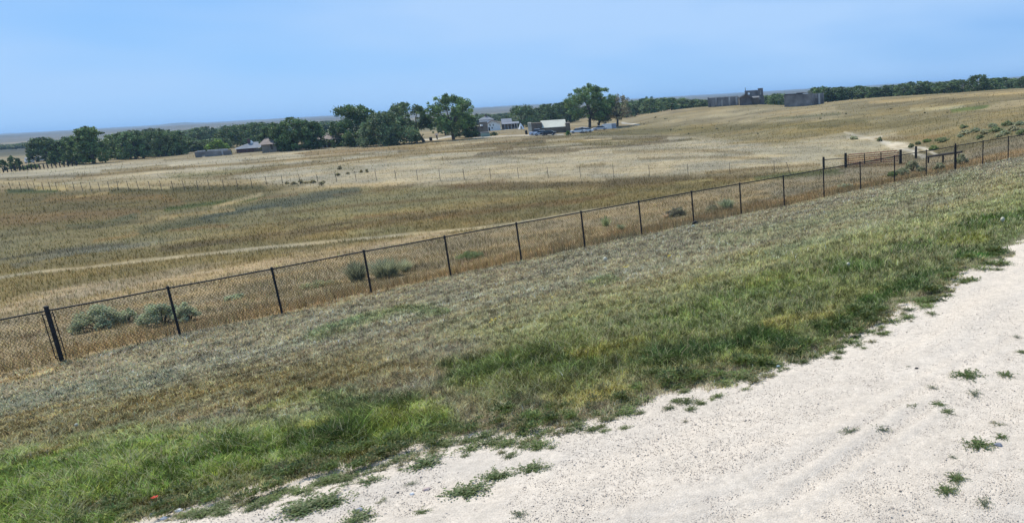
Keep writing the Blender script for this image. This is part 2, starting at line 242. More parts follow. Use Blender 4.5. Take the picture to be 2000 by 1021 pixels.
def paint(X, Y, Z):
    """albedo of the land at world points; patch edges are broken up by noise in the world"""
    X = np.asarray(X, float); D = np.hypot(X, Y); px, py = project(X, Y, Z)
    ua, ul = np.arctan2(X, Y), np.log(D+.01)      # patch size grows with distance from the road, as the eye sees it
    n1 = fbm(ua/.09, ul/.07, 31, 5); n2 = fbm(ua/.07+50, ul/.05+9, 47, 5)
    front = px > -5000
    px = np.where(front, px, -9999)
    jx = px+n1*np.clip(40, 0, 60); jy = py+n2*np.where(py > 420, 9+np.clip((py-420)*.05, 0, 16), 3.2)
    col = np.zeros(X.shape+(3,)); col[:] = lin((150, 135, 102))
    # land behind the camera and beyond the frame: the verge grass
    m = (D < 30)[..., None]; col = np.where(m, lin((128, 128, 84)), col)
    lo = fbm(ua/.33, ul/.2, 77, 4)
    col = col*(1+.22*lo[..., None])
    for kind, pts, s, c, a in S:
        xs = [p[0] for p in pts]; ys = [p[1] for p in pts]; mg = 3*s+60
        sel = np.where(front & (px > min(xs)-mg) & (px < max(xs)+mg) & (py > min(ys)-mg) & (py < max(ys)+mg))
        if len(sel[0]) == 0: continue
        qx, qy = jx[sel], jy[sel]
        if s < 4.1 and kind == 'l': qy = py[sel]+(qy-py[sel])*.35; qx = px[sel]
        if kind == 'l':
            d = pl_dist(qx, qy, pts); k = np.clip(1.35-d/s, 0, 1)/1.0; k = np.minimum(k, 1)*a
        else:
            ins = np.zeros(qx.shape, bool); q = pts[-1]
            for p in pts:
                c1 = (p[1] > qy) != (q[1] > qy)
                xx = (q[0]-p[0])*(qy-p[1])/((q[1]-p[1]) if q[1] != p[1] else 1e-9)+p[0]
                ins ^= c1 & (qx < xx); q = p
            d = pl_dist(qx, qy, pts+[pts[0]])*np.where(ins, 1, -1); k = np.clip(.5+d/(2*s), 0, 1)*a
        cc = lin(c)
        col[sel] = col[sel]*(1-k[:, None])+cc*k[:, None]
    # fine mottling in the world: clumps from half a metre up
    t1 = fbm(ua/.02, ul/.03, 5, 4); t2 = fbm(ua/.07, ul/.06, 15, 4); t3 = fbm(ua/.075, ul/.022, 19, 5)
    col = col*(1+np.clip((D-60)/120, 0, 1)*.42*t3)[..., None]
    col = col*(1+.30*t1+.20*t2)[..., None]
    g = np.clip(t2*1.2, -.3, .5)*.35
    col = col*np.stack([1+g*.3, 1+0*g, 1-g*.5], -1)
    return np.clip(col/KL, .01, .8)
def road_mask(X, Y):
    sd = edge_sd(X, Y)
    return sd+fbm(X/.9, Y/.9, 61, 5)*.42+fbm(X/.16, Y/.16, 64, 3)*.10
# ------------------------------------------------------------------ materials
def newmat(name):
    m = bpy.data.materials.new(name); m.use_nodes = True; t = m.node_tree
    return m, t, t.nodes['Principled BSDF'], t.nodes.new, t.links.new
def mat(name, col, rough=.8, var=.12, scale=3., metal=0., bump=0., spec=.3):
    m, t, b, N, L = newmat(name)
    tc = N('ShaderNodeTexCoord'); n1 = N('ShaderNodeTexNoise'); n1.inputs['Scale'].default_value = scale; n1.inputs['Detail'].default_value = 5
    mr = N('ShaderNodeMapRange'); mr.inputs[3].default_value = 1-var*1.6; mr.inputs[4].default_value = 1+var*1.6
    mr.inputs[1].default_value = .25; mr.inputs[2].default_value = .75
    mul = N('ShaderNodeVectorMath'); mul.operation = 'SCALE'; mul.inputs[0].default_value = col
    L(tc.outputs['Object'], n1.inputs['Vector']); L(n1.outputs[0], mr.inputs[0]); L(mr.outputs[0], mul.inputs['Scale']); L(mul.outputs[0], b.inputs['Base Color'])
    b.inputs['Roughness'].default_value = rough; b.inputs['Metallic'].default_value = metal; b.inputs['Specular IOR Level'].default_value = spec
    if bump:
        bp = N('ShaderNodeBump'); bp.inputs['Strength'].default_value = bump; bp.inputs['Distance'].default_value = .05; L(n1.outputs[0], bp.inputs['Height']); L(bp.outputs[0], b.inputs['Normal'])
    return m
def attr_mat(name, rough=.95, trans=0., boost=1., noises=(), bump=None, spec=.1, objvar=0):
    m, t, b, N, L = newmat(name)
    at_ = N('ShaderNodeAttribute'); at_.attribute_name = 'tone'; src = at_.outputs['Color']
    tc = N('ShaderNodeTexCoord')
    for sc_, am in noises:
        nn = N('ShaderNodeTexNoise'); nn.inputs['Scale'].default_value = sc_; nn.inputs['Detail'].default_value = 4; L(tc.outputs['Object'], nn.inputs['Vector'])
        mr = N('ShaderNodeMapRange'); mr.inputs[1].default_value = .25; mr.inputs[2].default_value = .75; mr.inputs[3].default_value = 1-am; mr.inputs[4].default_value = 1+am
        mu = N('ShaderNodeVectorMath'); mu.operation = 'SCALE'; L(nn.outputs[0], mr.inputs[0]); L(mr.outputs[0], mu.inputs['Scale']); L(src, mu.inputs[0]); src = mu.outputs[0]
    if objvar:
        oi = N('ShaderNodeObjectInfo'); mr = N('ShaderNodeMapRange'); mr.inputs[3].default_value = 1-objvar; mr.inputs[4].default_value = 1+objvar
        mu = N('ShaderNodeVectorMath'); mu.operation = 'SCALE'; L(oi.outputs['Random'], mr.inputs[0]); L(mr.outputs[0], mu.inputs['Scale']); L(src, mu.inputs[0]); src = mu.outputs[0]
    L(src, b.inputs['Base Color']); b.inputs['Roughness'].default_value = rough; b.inputs['Specular IOR Level'].default_value = spec
    if bump:
        nn = N('ShaderNodeTexNoise'); nn.inputs['Scale'].default_value = bump[0]; nn.inputs['Detail'].default_value = 6; nn.inputs['Roughness'].default_value = .65; L(tc.outputs['Object'], nn.inputs['Vector'])
        bp = N('ShaderNodeBump'); bp.inputs['Strength'].default_value = bump[1]; bp.inputs['Distance'].default_value = bump[2]; L(nn.outputs[0], bp.inputs['Height']); L(bp.outputs[0], b.inputs['Normal'])
    if trans:
        tr = N('ShaderNodeBsdfTranslucent'); L(src, tr.inputs[0]); ms = N('ShaderNodeMixShader'); ms.inputs[0].default_value = trans
        L(b.outputs[0], ms.inputs[1]); L(tr.outputs[0], ms.inputs[2]); L(ms.outputs[0], t.nodes['Material Output'].inputs[0])
    return m
# ------------------------------------------------------------------ object helpers
COL = SC.collection
def mesh_np(name, co, faces, tone=None, material=None, parent=None, smooth=False, link=True):
    """faces: int array (n, k) all of one arity, or a list of such arrays"""
    if not isinstance(faces, list): faces = [faces]
    me = bpy.data.meshes.new(name); co = np.asarray(co, np.float32)
    me.vertices.add(len(co)); me.vertices.foreach_set('co', co.ravel())
    flat = np.concatenate([f.ravel() for f in faces]).astype(np.int32)
    tot = np.concatenate([np.full(len(f), f.shape[1], np.int32) for f in faces]); st = np.concatenate([[0], np.cumsum(tot)[:-1]]).astype(np.int32)
    me.loops.add(len(flat)); me.loops.foreach_set('vertex_index', flat)
    me.polygons.add(len(tot)); me.polygons.foreach_set('loop_start', st); me.polygons.foreach_set('loop_total', tot)
    if smooth: me.polygons.foreach_set('use_smooth', np.ones(len(tot), bool))
    me.update(calc_edges=True)
    if tone is not None:
        a = me.color_attributes.new('tone', 'FLOAT_COLOR', 'POINT')
        c = np.ones((len(co), 4), np.float32); c[:, :3] = tone; a.data.foreach_set('color', c.ravel())
    if material is not None: me.materials.append(material)
    o = bpy.data.objects.new(name, me)
    if link: COL.objects.link(o)
    if parent is not None: o.parent = parent
    return o
def tag(o, label=None, cat=None, group=None, kind=None):
    if label: o['label'] = label
    if cat: o['category'] = cat
    if group: o['group'] = group
    if kind: o['kind'] = kind
    return o
def empty(name, loc, rz=0., label=None, cat=None, group=None):
    o = bpy.data.objects.new(name, None); COL.objects.link(o); o.location = loc; o.rotation_euler.z = rz; o.empty_display_size = .2
    return tag(o, label, cat, group)
class MB:
    """collects shapes; build() links them as one mesh object"""
    def __init__(s): s.v = []; s.f = []
    def add(s, vs, fs):
        k = len(s.v); s.v += [tuple(v) for v in vs]; s.f += [tuple(i+k for i in f) for f in fs]; return s
    def box(s, x0, x1, y0, y1, z0, z1):
        return s.add([(x0, y0, z0), (x1, y0, z0), (x1, y1, z0), (x0, y1, z0), (x0, y0, z1), (x1, y0, z1), (x1, y1, z1), (x0, y1, z1)],
                     [(0, 3, 2, 1), (4, 5, 6, 7), (0, 1, 5, 4), (1, 2, 6, 5), (2, 3, 7, 6), (3, 0, 4, 7)])
    def prism(s, pts, x0, x1, axis='x'):    # pts polygon in the plane across the axis
        n = len(pts); A = [(x0, a, b) if axis == 'x' else (a, x0, b) for a, b in pts]; B = [(x1, a, b) if axis == 'x' else (a, x1, b) for a, b in pts]
        fs = [tuple(range(n)) if axis != 'x' else tuple(range(n))[::-1], tuple(range(n, 2*n)) if axis == 'x' else tuple(range(n, 2*n))[::-1]]
        fs += [((i, (i+1) % n, (i+1) % n+n, i+n) if axis == 'x' else (i+n, (i+1) % n+n, (i+1) % n, i)) for i in range(n)]
        return s.add(A+B, fs)
    def tube(s, pts, rad, n=6, cap=True):
        pts = [Vector(p) for p in pts]; rr = rad if isinstance(rad, (list, tuple)) else [rad]*len(pts); ring = []
        for i, p in enumerate(pts):
            d = (pts[min(i+1, len(pts)-1)]-pts[max(i-1, 0)]).normalized()
            a = d.orthogonal().normalized() if abs(d.z) > .99 else Vector((0, 0, 1)).cross(d).normalized()
            b = d.cross(a)
            ring.append([p+(a*math.cos(2*math.pi*k/n)+b*math.sin(2*math.pi*k/n))*rr[i] for k in range(n)])
        vs = [v for r_ in ring for v in r_]; fs = []
        for i in range(len(pts)-1):
            for k in range(n): fs.append((i*n+k, i*n+(k+1) % n, (i+1)*n+(k+1) % n, (i+1)*n+k))
        if cap: fs += [tuple(range(n))[::-1], tuple(range((len(pts)-1)*n, len(pts)*n))]
        return s.add(vs, fs)
    def build(s, name, m, parent=None, smooth=False, loc=None):
        me = bpy.data.meshes.new(name); me.from_pydata(s.v, [], s.f); me.update()
        if m is not None: me.materials.append(m)
        if smooth: me.polygons.foreach_set('use_smooth', [True]*len(me.polygons))
        o = bpy.data.objects.new(name, me); COL.objects.link(o)
        if parent is not None: o.parent = parent
        if loc is not None: o.location = loc
        return o
def copy_tree(o, parent=None):
    c = o.copy(); COL.objects.link(c); c.parent = parent
    for ch in list(o.children): copy_tree(ch, c)
    return c
# ------------------------------------------------------------------ ground sheet (polar grid: fine in front, coarse behind)
az = np.radians(np.concatenate([np.arange(-180, -62, 3.), np.arange(-62, -55, .5), np.arange(-55, 30, .065), np.arange(30, 37, .5), np.arange(37, 180.1, 3.)]))
az[-1] = math.pi
rr = np.concatenate([[.05, .3, .6, .9], np.exp(np.arange(math.log(1.2), math.log(14), .0065)), np.exp(np.arange(math.log(14), math.log(700), .0085)), np.exp(np.linspace(math.log(700), math.log(15500), 60))])
AZ, RR = np.meshgrid(az, rr); GX = RR*np.sin(AZ); GY = RR*np.cos(AZ)
GZ = ground(GX, GY)
rm = road_mask(GX, GY); sdm = edge_sd(GX, GY)
near = RR < 22
rutd = np.zeros(GX.shape)
for q, amp in zip(RUTS, (.006, .003, .0)):
    d = pl_dist(GX, GY, q)+fbm(GX/.3, GY/.3, 91, 3)*.04
    rutd += np.where(near, -amp*np.exp(-(d/.05)**2)+amp*.8*np.exp(-((d-.10)/.04)**2), 0)
GZ = GZ+rutd*np.clip(rm*4, 0, 1)
GZ = GZ+np.where(near & (rm > 0), fbm(GX/.09, GY/.09, 21, 3)*.004+fbm(GX/.5, GY/.5, 27, 3)*.004, 0)
TONE = paint(GX, GY, GZ)
isroad = (rm > 0) & (sdm < 9)
rc = lin((240, 228, 214))*.70*np.array([.86, .84, .80])*np.ones(GX.shape+(3,))
v = fbm(GX/.7, GY/.7, 33, 4); v2 = fbm(GX/.06, GY/.06, 34, 3); dust = fbm(GX/2.2, GY/2.2, 35, 3)
lane = fbm(sdm/.30, (GX*.8+GY*.6)/5., 36, 4); dust = dust+2.0*lane
rc = rc*(1+.06*v+.07*v2+.06*dust)[..., None]*np.stack([1+0*v, 1-.012*dust, 1-.03*dust], -1)
k = np.clip((rm+.02)/.10, 0, 1)[..., None]
TONE = np.where(isroad[..., None], rc, TONE)
soil = lin((150, 138, 118))/KL
kk = np.clip(1-np.abs(rm)/.18, 0, 1)[..., None]*(~isroad)[..., None]*.5
TONE = TONE*(1-kk)+soil*kk
nr, na = GX.shape
idx = np.arange(nr*na).reshape(nr, na)
quad = np.stack([idx[:-1, :-1], idx[1:, :-1], idx[1:, 1:], idx[:-1, 1:]], -1)
gm = attr_mat('dry_grassland', noises=((1.7, .16), (9., .15)), bump=(14., .5, .06))
rmat = attr_mat('crushed_limestone', noises=((7., .06), (28., .12), (110., .18)), bump=(95., .8, .010), spec=.2)
rm_f = isroad.ravel()[quad].all(-1)
def sub(name, mask, m):
    q = quad[mask]; used, inv = np.unique(q.ravel(), return_inverse=True)
    co_ = np.stack([GX.ravel()[used], GY.ravel()[used], GZ.ravel()[used]], 1)
    return mesh_np(name, co_, inv.reshape(-1, 4)[:, ::-1], TONE.reshape(-1, 3)[used], m, smooth=True)
tag(sub('ground', ~rm_f, gm), kind='structure')
tag(sub('gravel_road', rm_f, rmat), kind='structure')
# far hills
ha = np.radians(np.arange(-64, 40, .12)); hr = np.exp(np.linspace(math.log(900), math.log(11000), 150))
HA, HR = np.meshgrid(ha, hr); HX, HY = HR*np.sin(HA), HR*np.cos(HA)
env = np.clip((HR-1300)/1800, 0, 1)
ridge = 1-np.abs(fbm(HX/900, HY/900, 201, 5))*1.6
hz = -12+env*(4+HR*.0038*(.62+.55*ridge)+fbm(HX/240, HY/240, 203, 4)*7*np.clip(HR/5000, .4, 1.4))
azd = np.degrees(HA)
hz += np.where(True, 9.5*np.exp(-((azd+50)/4.0)**2-((HR-1250)/330)**2)*(1+.4*fbm(HX/90, HY/90, 9, 3)), 0)
hz += 13*np.exp(-((azd+38.6)/1.1)**2-((HR-6500)/900)**2)
hcol = lin((116, 108, 88))/KL*np.ones(HX.shape+(3,))
hv = fbm(HX/160, HY/160, 71, 5); hv2 = fbm(HX/420, HY/120, 73, 4)
hcol = hcol*(1+.6*hv)[..., None]; km = np.clip(hv2*3-.3, 0, 1)[..., None]*.6
hcol = hcol*(1-km)+lin((84, 88, 66))/KL*km
ix = np.arange(HX.size).reshape(HX.shape); q = np.stack([ix[:-1, :-1], ix[1:, :-1], ix[1:, 1:], ix[:-1, 1:]], -1).reshape(-1, 4)[:, ::-1]
tag(mesh_np('hills', np.stack([HX, HY, hz], -1).reshape(-1, 3), q, hcol.reshape(-1, 3), attr_mat('prairie_hills', noises=((.01, .15),)), smooth=True), kind='structure')
# ------------------------------------------------------------------ grass
def fence_side(x, y):                      # >0 beyond the chain-link fence
    a, b = FPOST[0][:2], FPOST[-1][:2]; d = (b-a)/np.hypot(*(b-a)); return (x-a[0])*(-d[1])+(y-a[1])*d[0]
def blades(name, X, Y, Z, h, wd, bend, tone, m, near=True, rg=rng):
    n = len(X); th = rg.uniform(0, 2*math.pi, n); ph = rg.uniform(0, 2*math.pi, n)
    tx, ty = np.cos(th)*wd/2, np.sin(th)*wd/2; bx, by = np.cos(ph)*bend, np.sin(ph)*bend
    P = lambda sx, k, zz: np.stack([X+tx*sx+bx*k, Y+ty*sx+by*k, Z+zz], -1)
    z0 = -.02*np.ones(n)
    if near:
        V = np.stack([P(-1, 0, z0), P(1, 0, z0), P(-.8, .3, h*.58), P(.8, .3, h*.58), P(0, 1, h)], 1)
        i = np.arange(n)[:, None]*5; F = [i+np.array([[0, 1, 3, 2]]), i+np.array([[2, 3, 4]])]
        T = np.repeat(tone, 5, 0)
    else:
        V = np.stack([P(-1, 0, z0), P(1, 0, z0), P(0, 1, h)], 1); i = np.arange(n)[:, None]*3; F = [i+np.array([[0, 1, 2]])]; T = np.repeat(tone, 3, 0)
    return mesh_np(name, V.reshape(-1, 3), F, T, m)
grass_m = attr_mat('grass_blades', rough=.7, trans=.35, spec=.15)
def scatter(N, a0, a1, D0, D1, rg=rng):
    """points spread so that every part of the view gets an even share"""
    a = np.radians(rg.uniform(a0, a1, N)); l = rg.uniform(math.log(D0), math.log(D1), N); D = np.exp(l)
    X, Y = D*np.sin(a), D*np.cos(a); Z0 = ground(X, Y, False); w_ = np.clip((CZ-Z0)/D, 0, .5)/.5
    k = rg.random(N) < w_; X, Y = X[k], Y[k]; return X, Y, ground(X, Y), np.hypot(X, Y)
def vary(tone, amp=.35, rg=rng, straw=.25, straw_c=(176, 166, 128), boost=1.5):
    n = len(tone); t = tone*(np.exp(amp*rg.normal(size=n))*np.exp(-.5*np.asarray(amp)**2))[:, None]
    k = (rg.random(n) < straw)[:, None]; s_ = lin(straw_c)/KL*(.6+.5*rg.random(n))[:, None]
    t = np.where(k, t*.35+s_*.65, t); t *= 1+.10*(rg.random((n, 3))*2-1)
    return np.clip(t*boost, .01, .85)
X, Y, Z, D = scatter(1500000, -56, 33, 3.2, 75)
fs = fence_side(X, Y); rm_ = road_mask(X, Y); sd_ = edge_sd(X, Y)
keep = (fs < 0) & ((rm_ < .05) | (sd_ > 9)) & (rng.random(len(X)) < np.where(rm_ > -.12, .5, 1))
X, Y, Z, D, rm_ = [q_[keep] for q_ in (X, Y, Z, D, rm_)]
T = paint(X, Y, Z)
green = (T[:, 1]/(T[:, 0]+1e-6)); gk = np.clip((green-.95)/.5, 0, 1)
dark = np.clip(1-T.sum(1)/.35, 0, 1)
tuft = fbm(X/.35, Y/.35, 301, 2); tuft2 = fbm(X/1.7, Y/1.7, 302, 3)
h = (.022+.038*rng.random(len(X)))*(1+.8*tuft+.7*np.clip(tuft2, -.4, 1))*(1+.35*gk)
h *= 1+.8*np.clip((6.5-D)/2, 0, 1)*gk
edgef = np.clip(-rm_/1.0, .25, 1); h *= np.where(gk > .3, .45+.55*edgef, edgef*.6+.4)
h = np.maximum(h,    .0021*D*(.5+1.0*rng.random(len(X))))
wd = np.maximum(.0036*(1+gk*.5), .00095*D)
sp_ = np.clip(.26+.5*fbm(X/.8, Y/.8, 303, 3)+.25*fbm(X/3., Y/3., 304, 2)-.12*gk, .03, .75); ca_, cb_ = np.arctan2(X, Y), np.log(D); cm_ = fbm(ca_/.0055, cb_/.016, 311, 2); cm2_ = fbm(ca_/.016, cb_/.04, 312, 3)
T = T*np.exp(1.0*cm_+.65*cm2_)[:, None]; sp_ = np.clip(sp_+.5*cm_, .02, .85)
TV = vary(T*np.array([1.03, 1.0, .86]), .55, straw=sp_, straw_c=(196, 186, 146), boost=2.15)
blades('grass', X, Y, Z, h, wd, h*rng.uniform(.4, 1.6, len(X)), TV, grass_m); tag(COL.objects['grass'], kind='stuff', label='short mown green and straw grass on the slope between gravel road and chain-link fence')
# tall dry seed stalks above the turf
X, Y, Z, D = scatter(16000, -54, 31, 4, 42); keep = (fence_side(X, Y) < -.3) & (road_mask(X, Y) < -.5) & (rng.random(len(X)) < .22); X, Y, Z, D = [q_[keep] for q_ in (X, Y, Z, D)]
h = rng.uniform(.08, .20, len(X)); blades('dry_stalks', X, Y, Z, h, np.maximum(.002, .00045*D), h*rng.uniform(.2, .9, len(X)), vary(np.tile(lin((176, 168, 136))/KL, (len(X), 1)), .25), grass_m)
tag(COL.objects['dry_stalks'], kind='stuff', label='pale dry seed stalks standing above the slope grass')
# tall dry grass beyond the fence
X, Y, Z, D = scatter(2100000, -56, 33, 20, 280); fs = fence_side(X, Y)
keep = (fs > .05) & (rng.random(len(X)) < np.clip(1.15-D/260, .2, 1)); X, Y, Z, D, fs = [q_[keep] for q_ in (X, Y, Z, D, fs)]
px, py = project(X, Y, Z); keep = np.ones(len(X), bool)
for tr in [[(60, 531), (150, 523), (300, 505), (500, 485), (700, 465), (900, 447), (1000, 436), (1150, 412), (1250, 398)]]+TRACKS+[p for p, h_ in PATHS]: keep &= pl_dist(px, py, tr) > 2.0+1.6*fbm(px/9, py/3, 7, 2)
keep &= rng.random(len(X)) < .55
for tr in TRACKS[2:]: keep &= pl_dist(px, py, tr) > 4.2
X, Y, Z, D, fs = [q_[keep] for q_ in (X, Y, Z, D, fs)]
T = paint(X, Y, Z); cl = fbm(X/.9, Y/.9, 401, 3); pale = np.clip((T.sum(1)-.42)/.25, 0, 1)
h = np.clip(.13+.12*cl+.10*rng.random(len(X)), .06, .4)*(1-.5*pale)+np.exp(-(fs/.9)**2)*.30*rng.random(len(X))
h = np.minimum(np.maximum(h, .0024*D*(.5+rng.random(len(X))*.8)*(1-.35*pale)), .5)
T = T*np.array([1.0, 1., .86]); blades('prairie_grass', X, Y, Z, h, np.maximum(.008, .00075*D), h*rng.uniform(.1, .6, len(X)), vary(T*np.exp(np.clip(.45-D/350, .15, .4)*fbm(np.arctan2(X, Y)/.008, np.log(D)/.008, 321, 3))[:, None], np.clip(.55-D/260, .14, .5), straw=.14, straw_c=(186, 172, 134), boost=1.45), grass_m, near=False)
tag(COL.objects['prairie_grass'], kind='stuff', label='tall dry tan prairie grass beyond the chain-link fence')
# loose gravel on the road
def stones(name, X, Y, Z, s, tone, m):
    n = len(X); ico = np.array([(0, 0, 1), (.9, 0, .1), (.2, .9, 0), (-.8, .4, .1), (-.6, -.7, 0), (.4, -.85, .1), (0, 0, -.6)])
    fc = np.array([(0, 1, 2), (0, 2, 3), (0, 3, 4), (0, 4, 5), (0, 5, 1), (6, 2, 1), (6, 3, 2), (6, 4, 3), (6, 5, 4), (6, 1, 5)])
    a = rng.uniform(0, 6.28, n); ca, sa = np.cos(a)[:, None], np.sin(a)[:, None]
    J = ico[None]*(1+.3*(rng.random((n, 7, 3))-.5)); x = (J[..., 0]*ca-J[..., 1]*sa)*s[:, None]; y = (J[..., 0]*sa+J[..., 1]*ca)*s[:, None]*rng.uniform(.6, 1, n)[:, None]; z = J[..., 2]*s[:, None]*.7
    V = np.stack([X[:, None]+x, Y[:, None]+y, Z[:, None]+z+s[:, None]*.15], -1).reshape(-1, 3); F = (np.arange(n)[:, None, None]*7+fc[None]).reshape(-1, 3)
    return mesh_np(name, V, F, np.repeat(tone, 7, 0), m)
X, Y, Z, D = scatter(170000, -60, 35, 2.4, 16); rm_ = road_mask(X, Y); keep = (rm_ > -.25) & (edge_sd(X, Y) < 9); X, Y, Z, D = [q_[keep] for q_ in (X, Y, Z, D)]
s = np.minimum(.0016+.0024*rng.random(len(X))**3+.00022*D, .02)*np.where(rng.random(len(X)) < .02, 2.0, 1)
tn = lin((240, 228, 214))*np.array([.87, .83, .80])*.66*(.84+.30*rng.random(len(X)))[:, None]*np.where(rng.random(len(X)) < .025, .5, 1)[:, None]
tag(stones('loose_gravel', X, Y, Z, s, tn, attr_mat('gravel_stones', rough=.9)), kind='stuff', label='loose pale gravel scattered over the road')
# ------------------------------------------------------------------ chain-link fence
black = mat('black_coated_steel', (.018, .02, .024), .7, .2, 4, spec=.25)
fe = empty('chain_link_fence', FPOST[0], 0, 'long black chain-link fence with round posts and top rail below the grassy slope', 'fence')
def rel(p): return Vector(p)-fe.location
HF = 1.5
bases = []
for i, p in enumerate(FPOST):
    z = float(ground(np.array([p[0]]), np.array([p[1]]))[0]); zz = p[2]*.6+z*.4 if abs(z-p[2]) < .3 else z
    bases.append(Vector((p[0], p[1], zz)))
for i, b in enumerate(bases):
    term = i in (1, 16); o = MB(); r_ = .052 if term else .034; top = HF+(.10 if term else .02)
    j = Vector((random.uniform(-.012, .012), random.uniform(-.012, .012), 0))
    o.tube([rel(b)+Vector((0, 0, -.3)), rel(b)+j+Vector((0, 0, top))], r_, 10)
    o.tube([rel(b)+j+Vector((0, 0, top)), rel(b)+j+Vector((0, 0, top+.03)), rel(b)+j+Vector((0, 0, top+.05))], [r_*1.2, r_*1.1, r_*.3], 10)
    po = o.build('terminal_post' if term else 'line_post', black, fe, smooth=False)
    if term: po['label'] = 'thicker terminal post with tension bars'
    if term:
        for sgn in (-1, 1):
            d = (bases[i+sgn]-b).normalized()*.11; q = MB(); q.tube([rel(b)+d+Vector((0, 0, .08)), rel(b)+d+Vector((0, 0, HF-.05))], .012, 5)
            for zz in (.15, .6, 1.05, 1.4): q.tube([rel(b)+Vector((0, 0, zz)), rel(b)+d*1.1+Vector((0, 0, zz))], .012, 5)
            q.build('tension_bar', black, po)
rl = MB()
for a, b in zip(bases[:-1], bases[1:]):
    sag = Vector((0, 0, random.uniform(-.012, .006)))
    rl.tube([rel(a)+Vector((0, 0, HF)), rel((a+b)/2)+sag+Vector((0, 0, HF)), rel(b)+Vector((0, 0, HF))], .023, 8)
rl.build('top_rail', black, fe)
wire_m = mat('black_coated_wire', (.022, .024, .026), .5, .1, 4, spec=.4)
PIT = .088
for a, b in zip(bases[:-1], bases[1:]):
    A_, B_ = np.array(rel(a)), np.array(rel(b)); Lb = np.hypot(*(B_-A_)[:2]); vs = []; fsl = []
    z0, z1 = .03, HF-.02; hh = (z1-z0)
    nrm = np.array([-(B_-A_)[1], (B_-A_)[0], 0])/Lb; wr = .0042
    k = 0
    for sg in (1, -1):
        s_ = -hh/1.15 if sg > 0 else 0
        s0 = -hh
        while s0 < Lb+hh:
            x0, x1, y0_, y1_ = s0, s0+sg*hh*.85, z0, z1
            # clip to the bay
            def cl(xa, ya, xb, yb):
                t0, t1 = 0., 1.; dx = xb-xa
                ta, tb = (0-xa)/dx, (Lb-xa)/dx
                if ta > tb: ta, tb = tb, ta
                t0, t1 = max(t0, ta), min(t1, tb)
                return None if t0 >= t1 else (xa+dx*t0, ya+(yb-ya)*t0, xa+dx*t1, ya+(yb-ya)*t1)
            c_ = cl(x0, y0_, x1, y1_); s0 += PIT
            if c_ is None: continue
            d = np.array([c_[2]-c_[0], c_[3]-c_[1]]); d /= np.hypot(*d); pr = np.array([-d[1], d[0]])
            off = nrm*wr*.8*sg
            for (u_, v_) in ((c_[0], c_[1]), (c_[2], c_[3])):
                for (e1, e2) in ((1, 0), (-.5, .87), (-.5, -.87)):
                    uu, vv = u_+pr[0]*wr*e1, v_+pr[1]*wr*e1; p = A_+(B_-A_)*(uu/Lb)+nrm*wr*e2+off; vs.append((p[0], p[1], p[2]+vv))
            fsl += [(k, k+1, k+4, k+3), (k+1, k+2, k+5, k+4), (k+2, k, k+3, k+5)]; k += 6
    o = MB(); o.v = vs; o.f = fsl; o.build('wire_mesh_panel', wire_m, fe)
# ------------------------------------------------------------------ steel-post wire fence across the field
rust = mat('weathered_steel_post', (.10, .085, .07), .8, .3, 8)
fp = [(0, 371), (22, 371), (42, 371.5), (57, 371.5), (70, 372), (86, 372.5), (100, 373), (113, 373), (130, 372), (146, 372), (162, 373), (179, 373.5), (196, 373), (214, 371), (232, 371), (252, 371), (271, 371), (294, 372), (316, 372), (339, 372),
      (361, 371), (387, 371), (410, 370), (438, 369), (465, 368), (493, 367), (522, 363.5), (553, 362), (587, 360), (622, 360), (658, 355.5), (696, 354), (736, 353), (774, 352), (816, 352), (860, 352.6), (907.5, 351), (959, 350.6), (1013, 348),
      (1071, 347.5), (1134, 346.5), (1199, 346), (1269, 345), (1344, 342.5), (1426, 340.5), (1513, 336), (1545, 340)]
fp = [(-40, 370), (-18, 370.5)]+fp
P_ = [at(*p) for p in fp]; wf = empty('wire_fence', P_[0], 0, 'low wire fence on thin steel posts crossing the middle of the dry field', 'fence')
for i, p in enumerate(P_):
    o = MB(); hgt = random.uniform(1.28, 1.42); ln = Vector((random.uniform(-.04, .04), random.uniform(-.04, .04), 0))
    if i == len(P_)-1: ln = Vector((-.42, .1, 0)); hgt = 1.25
    b_ = p-P_[0]; o.tube([b_+Vector((0, 0, -.2)), b_+ln+Vector((0, 0, hgt))], .030, 4); po = o.build('steel_post', rust, wf)
    if i == len(P_)-1: po['label'] = 'leaning end post'
ww = MB()
for z in (.35, .65, .95, 1.22):
    for a, b in zip(P_[:-1], P_[1:]): ww.tube([a-P_[0]+Vector((0, 0, z)), b-P_[0]+Vector((0, 0, z))], .004, 3, False)
ww.build('wire_strand', rust, wf)
wood = mat('grey_weathered_wood', (.085, .075, .065), .9, .35, 6, bump=.4); dwood = mat('dark_creosote_wood', (.035, .032, .030), .9, .3, 6, bump=.4)
q0 = at(-40, 340.5); pf = empty('post_fence', q0, 0, 'row of short dark wooden posts at the far left before the river trees', 'fence')
for i in range(25):
    x = -40+i*7.9; p = at(x, 337.2-(x)*.092)-q0; o = MB(); o.tube([p+Vector((0, 0, -.2)), p+Vector((random.uniform(-.06, .06), 0, random.uniform(1.15, 1.5)))], .12, 6); o.build('wooden_post', dwood, pf)
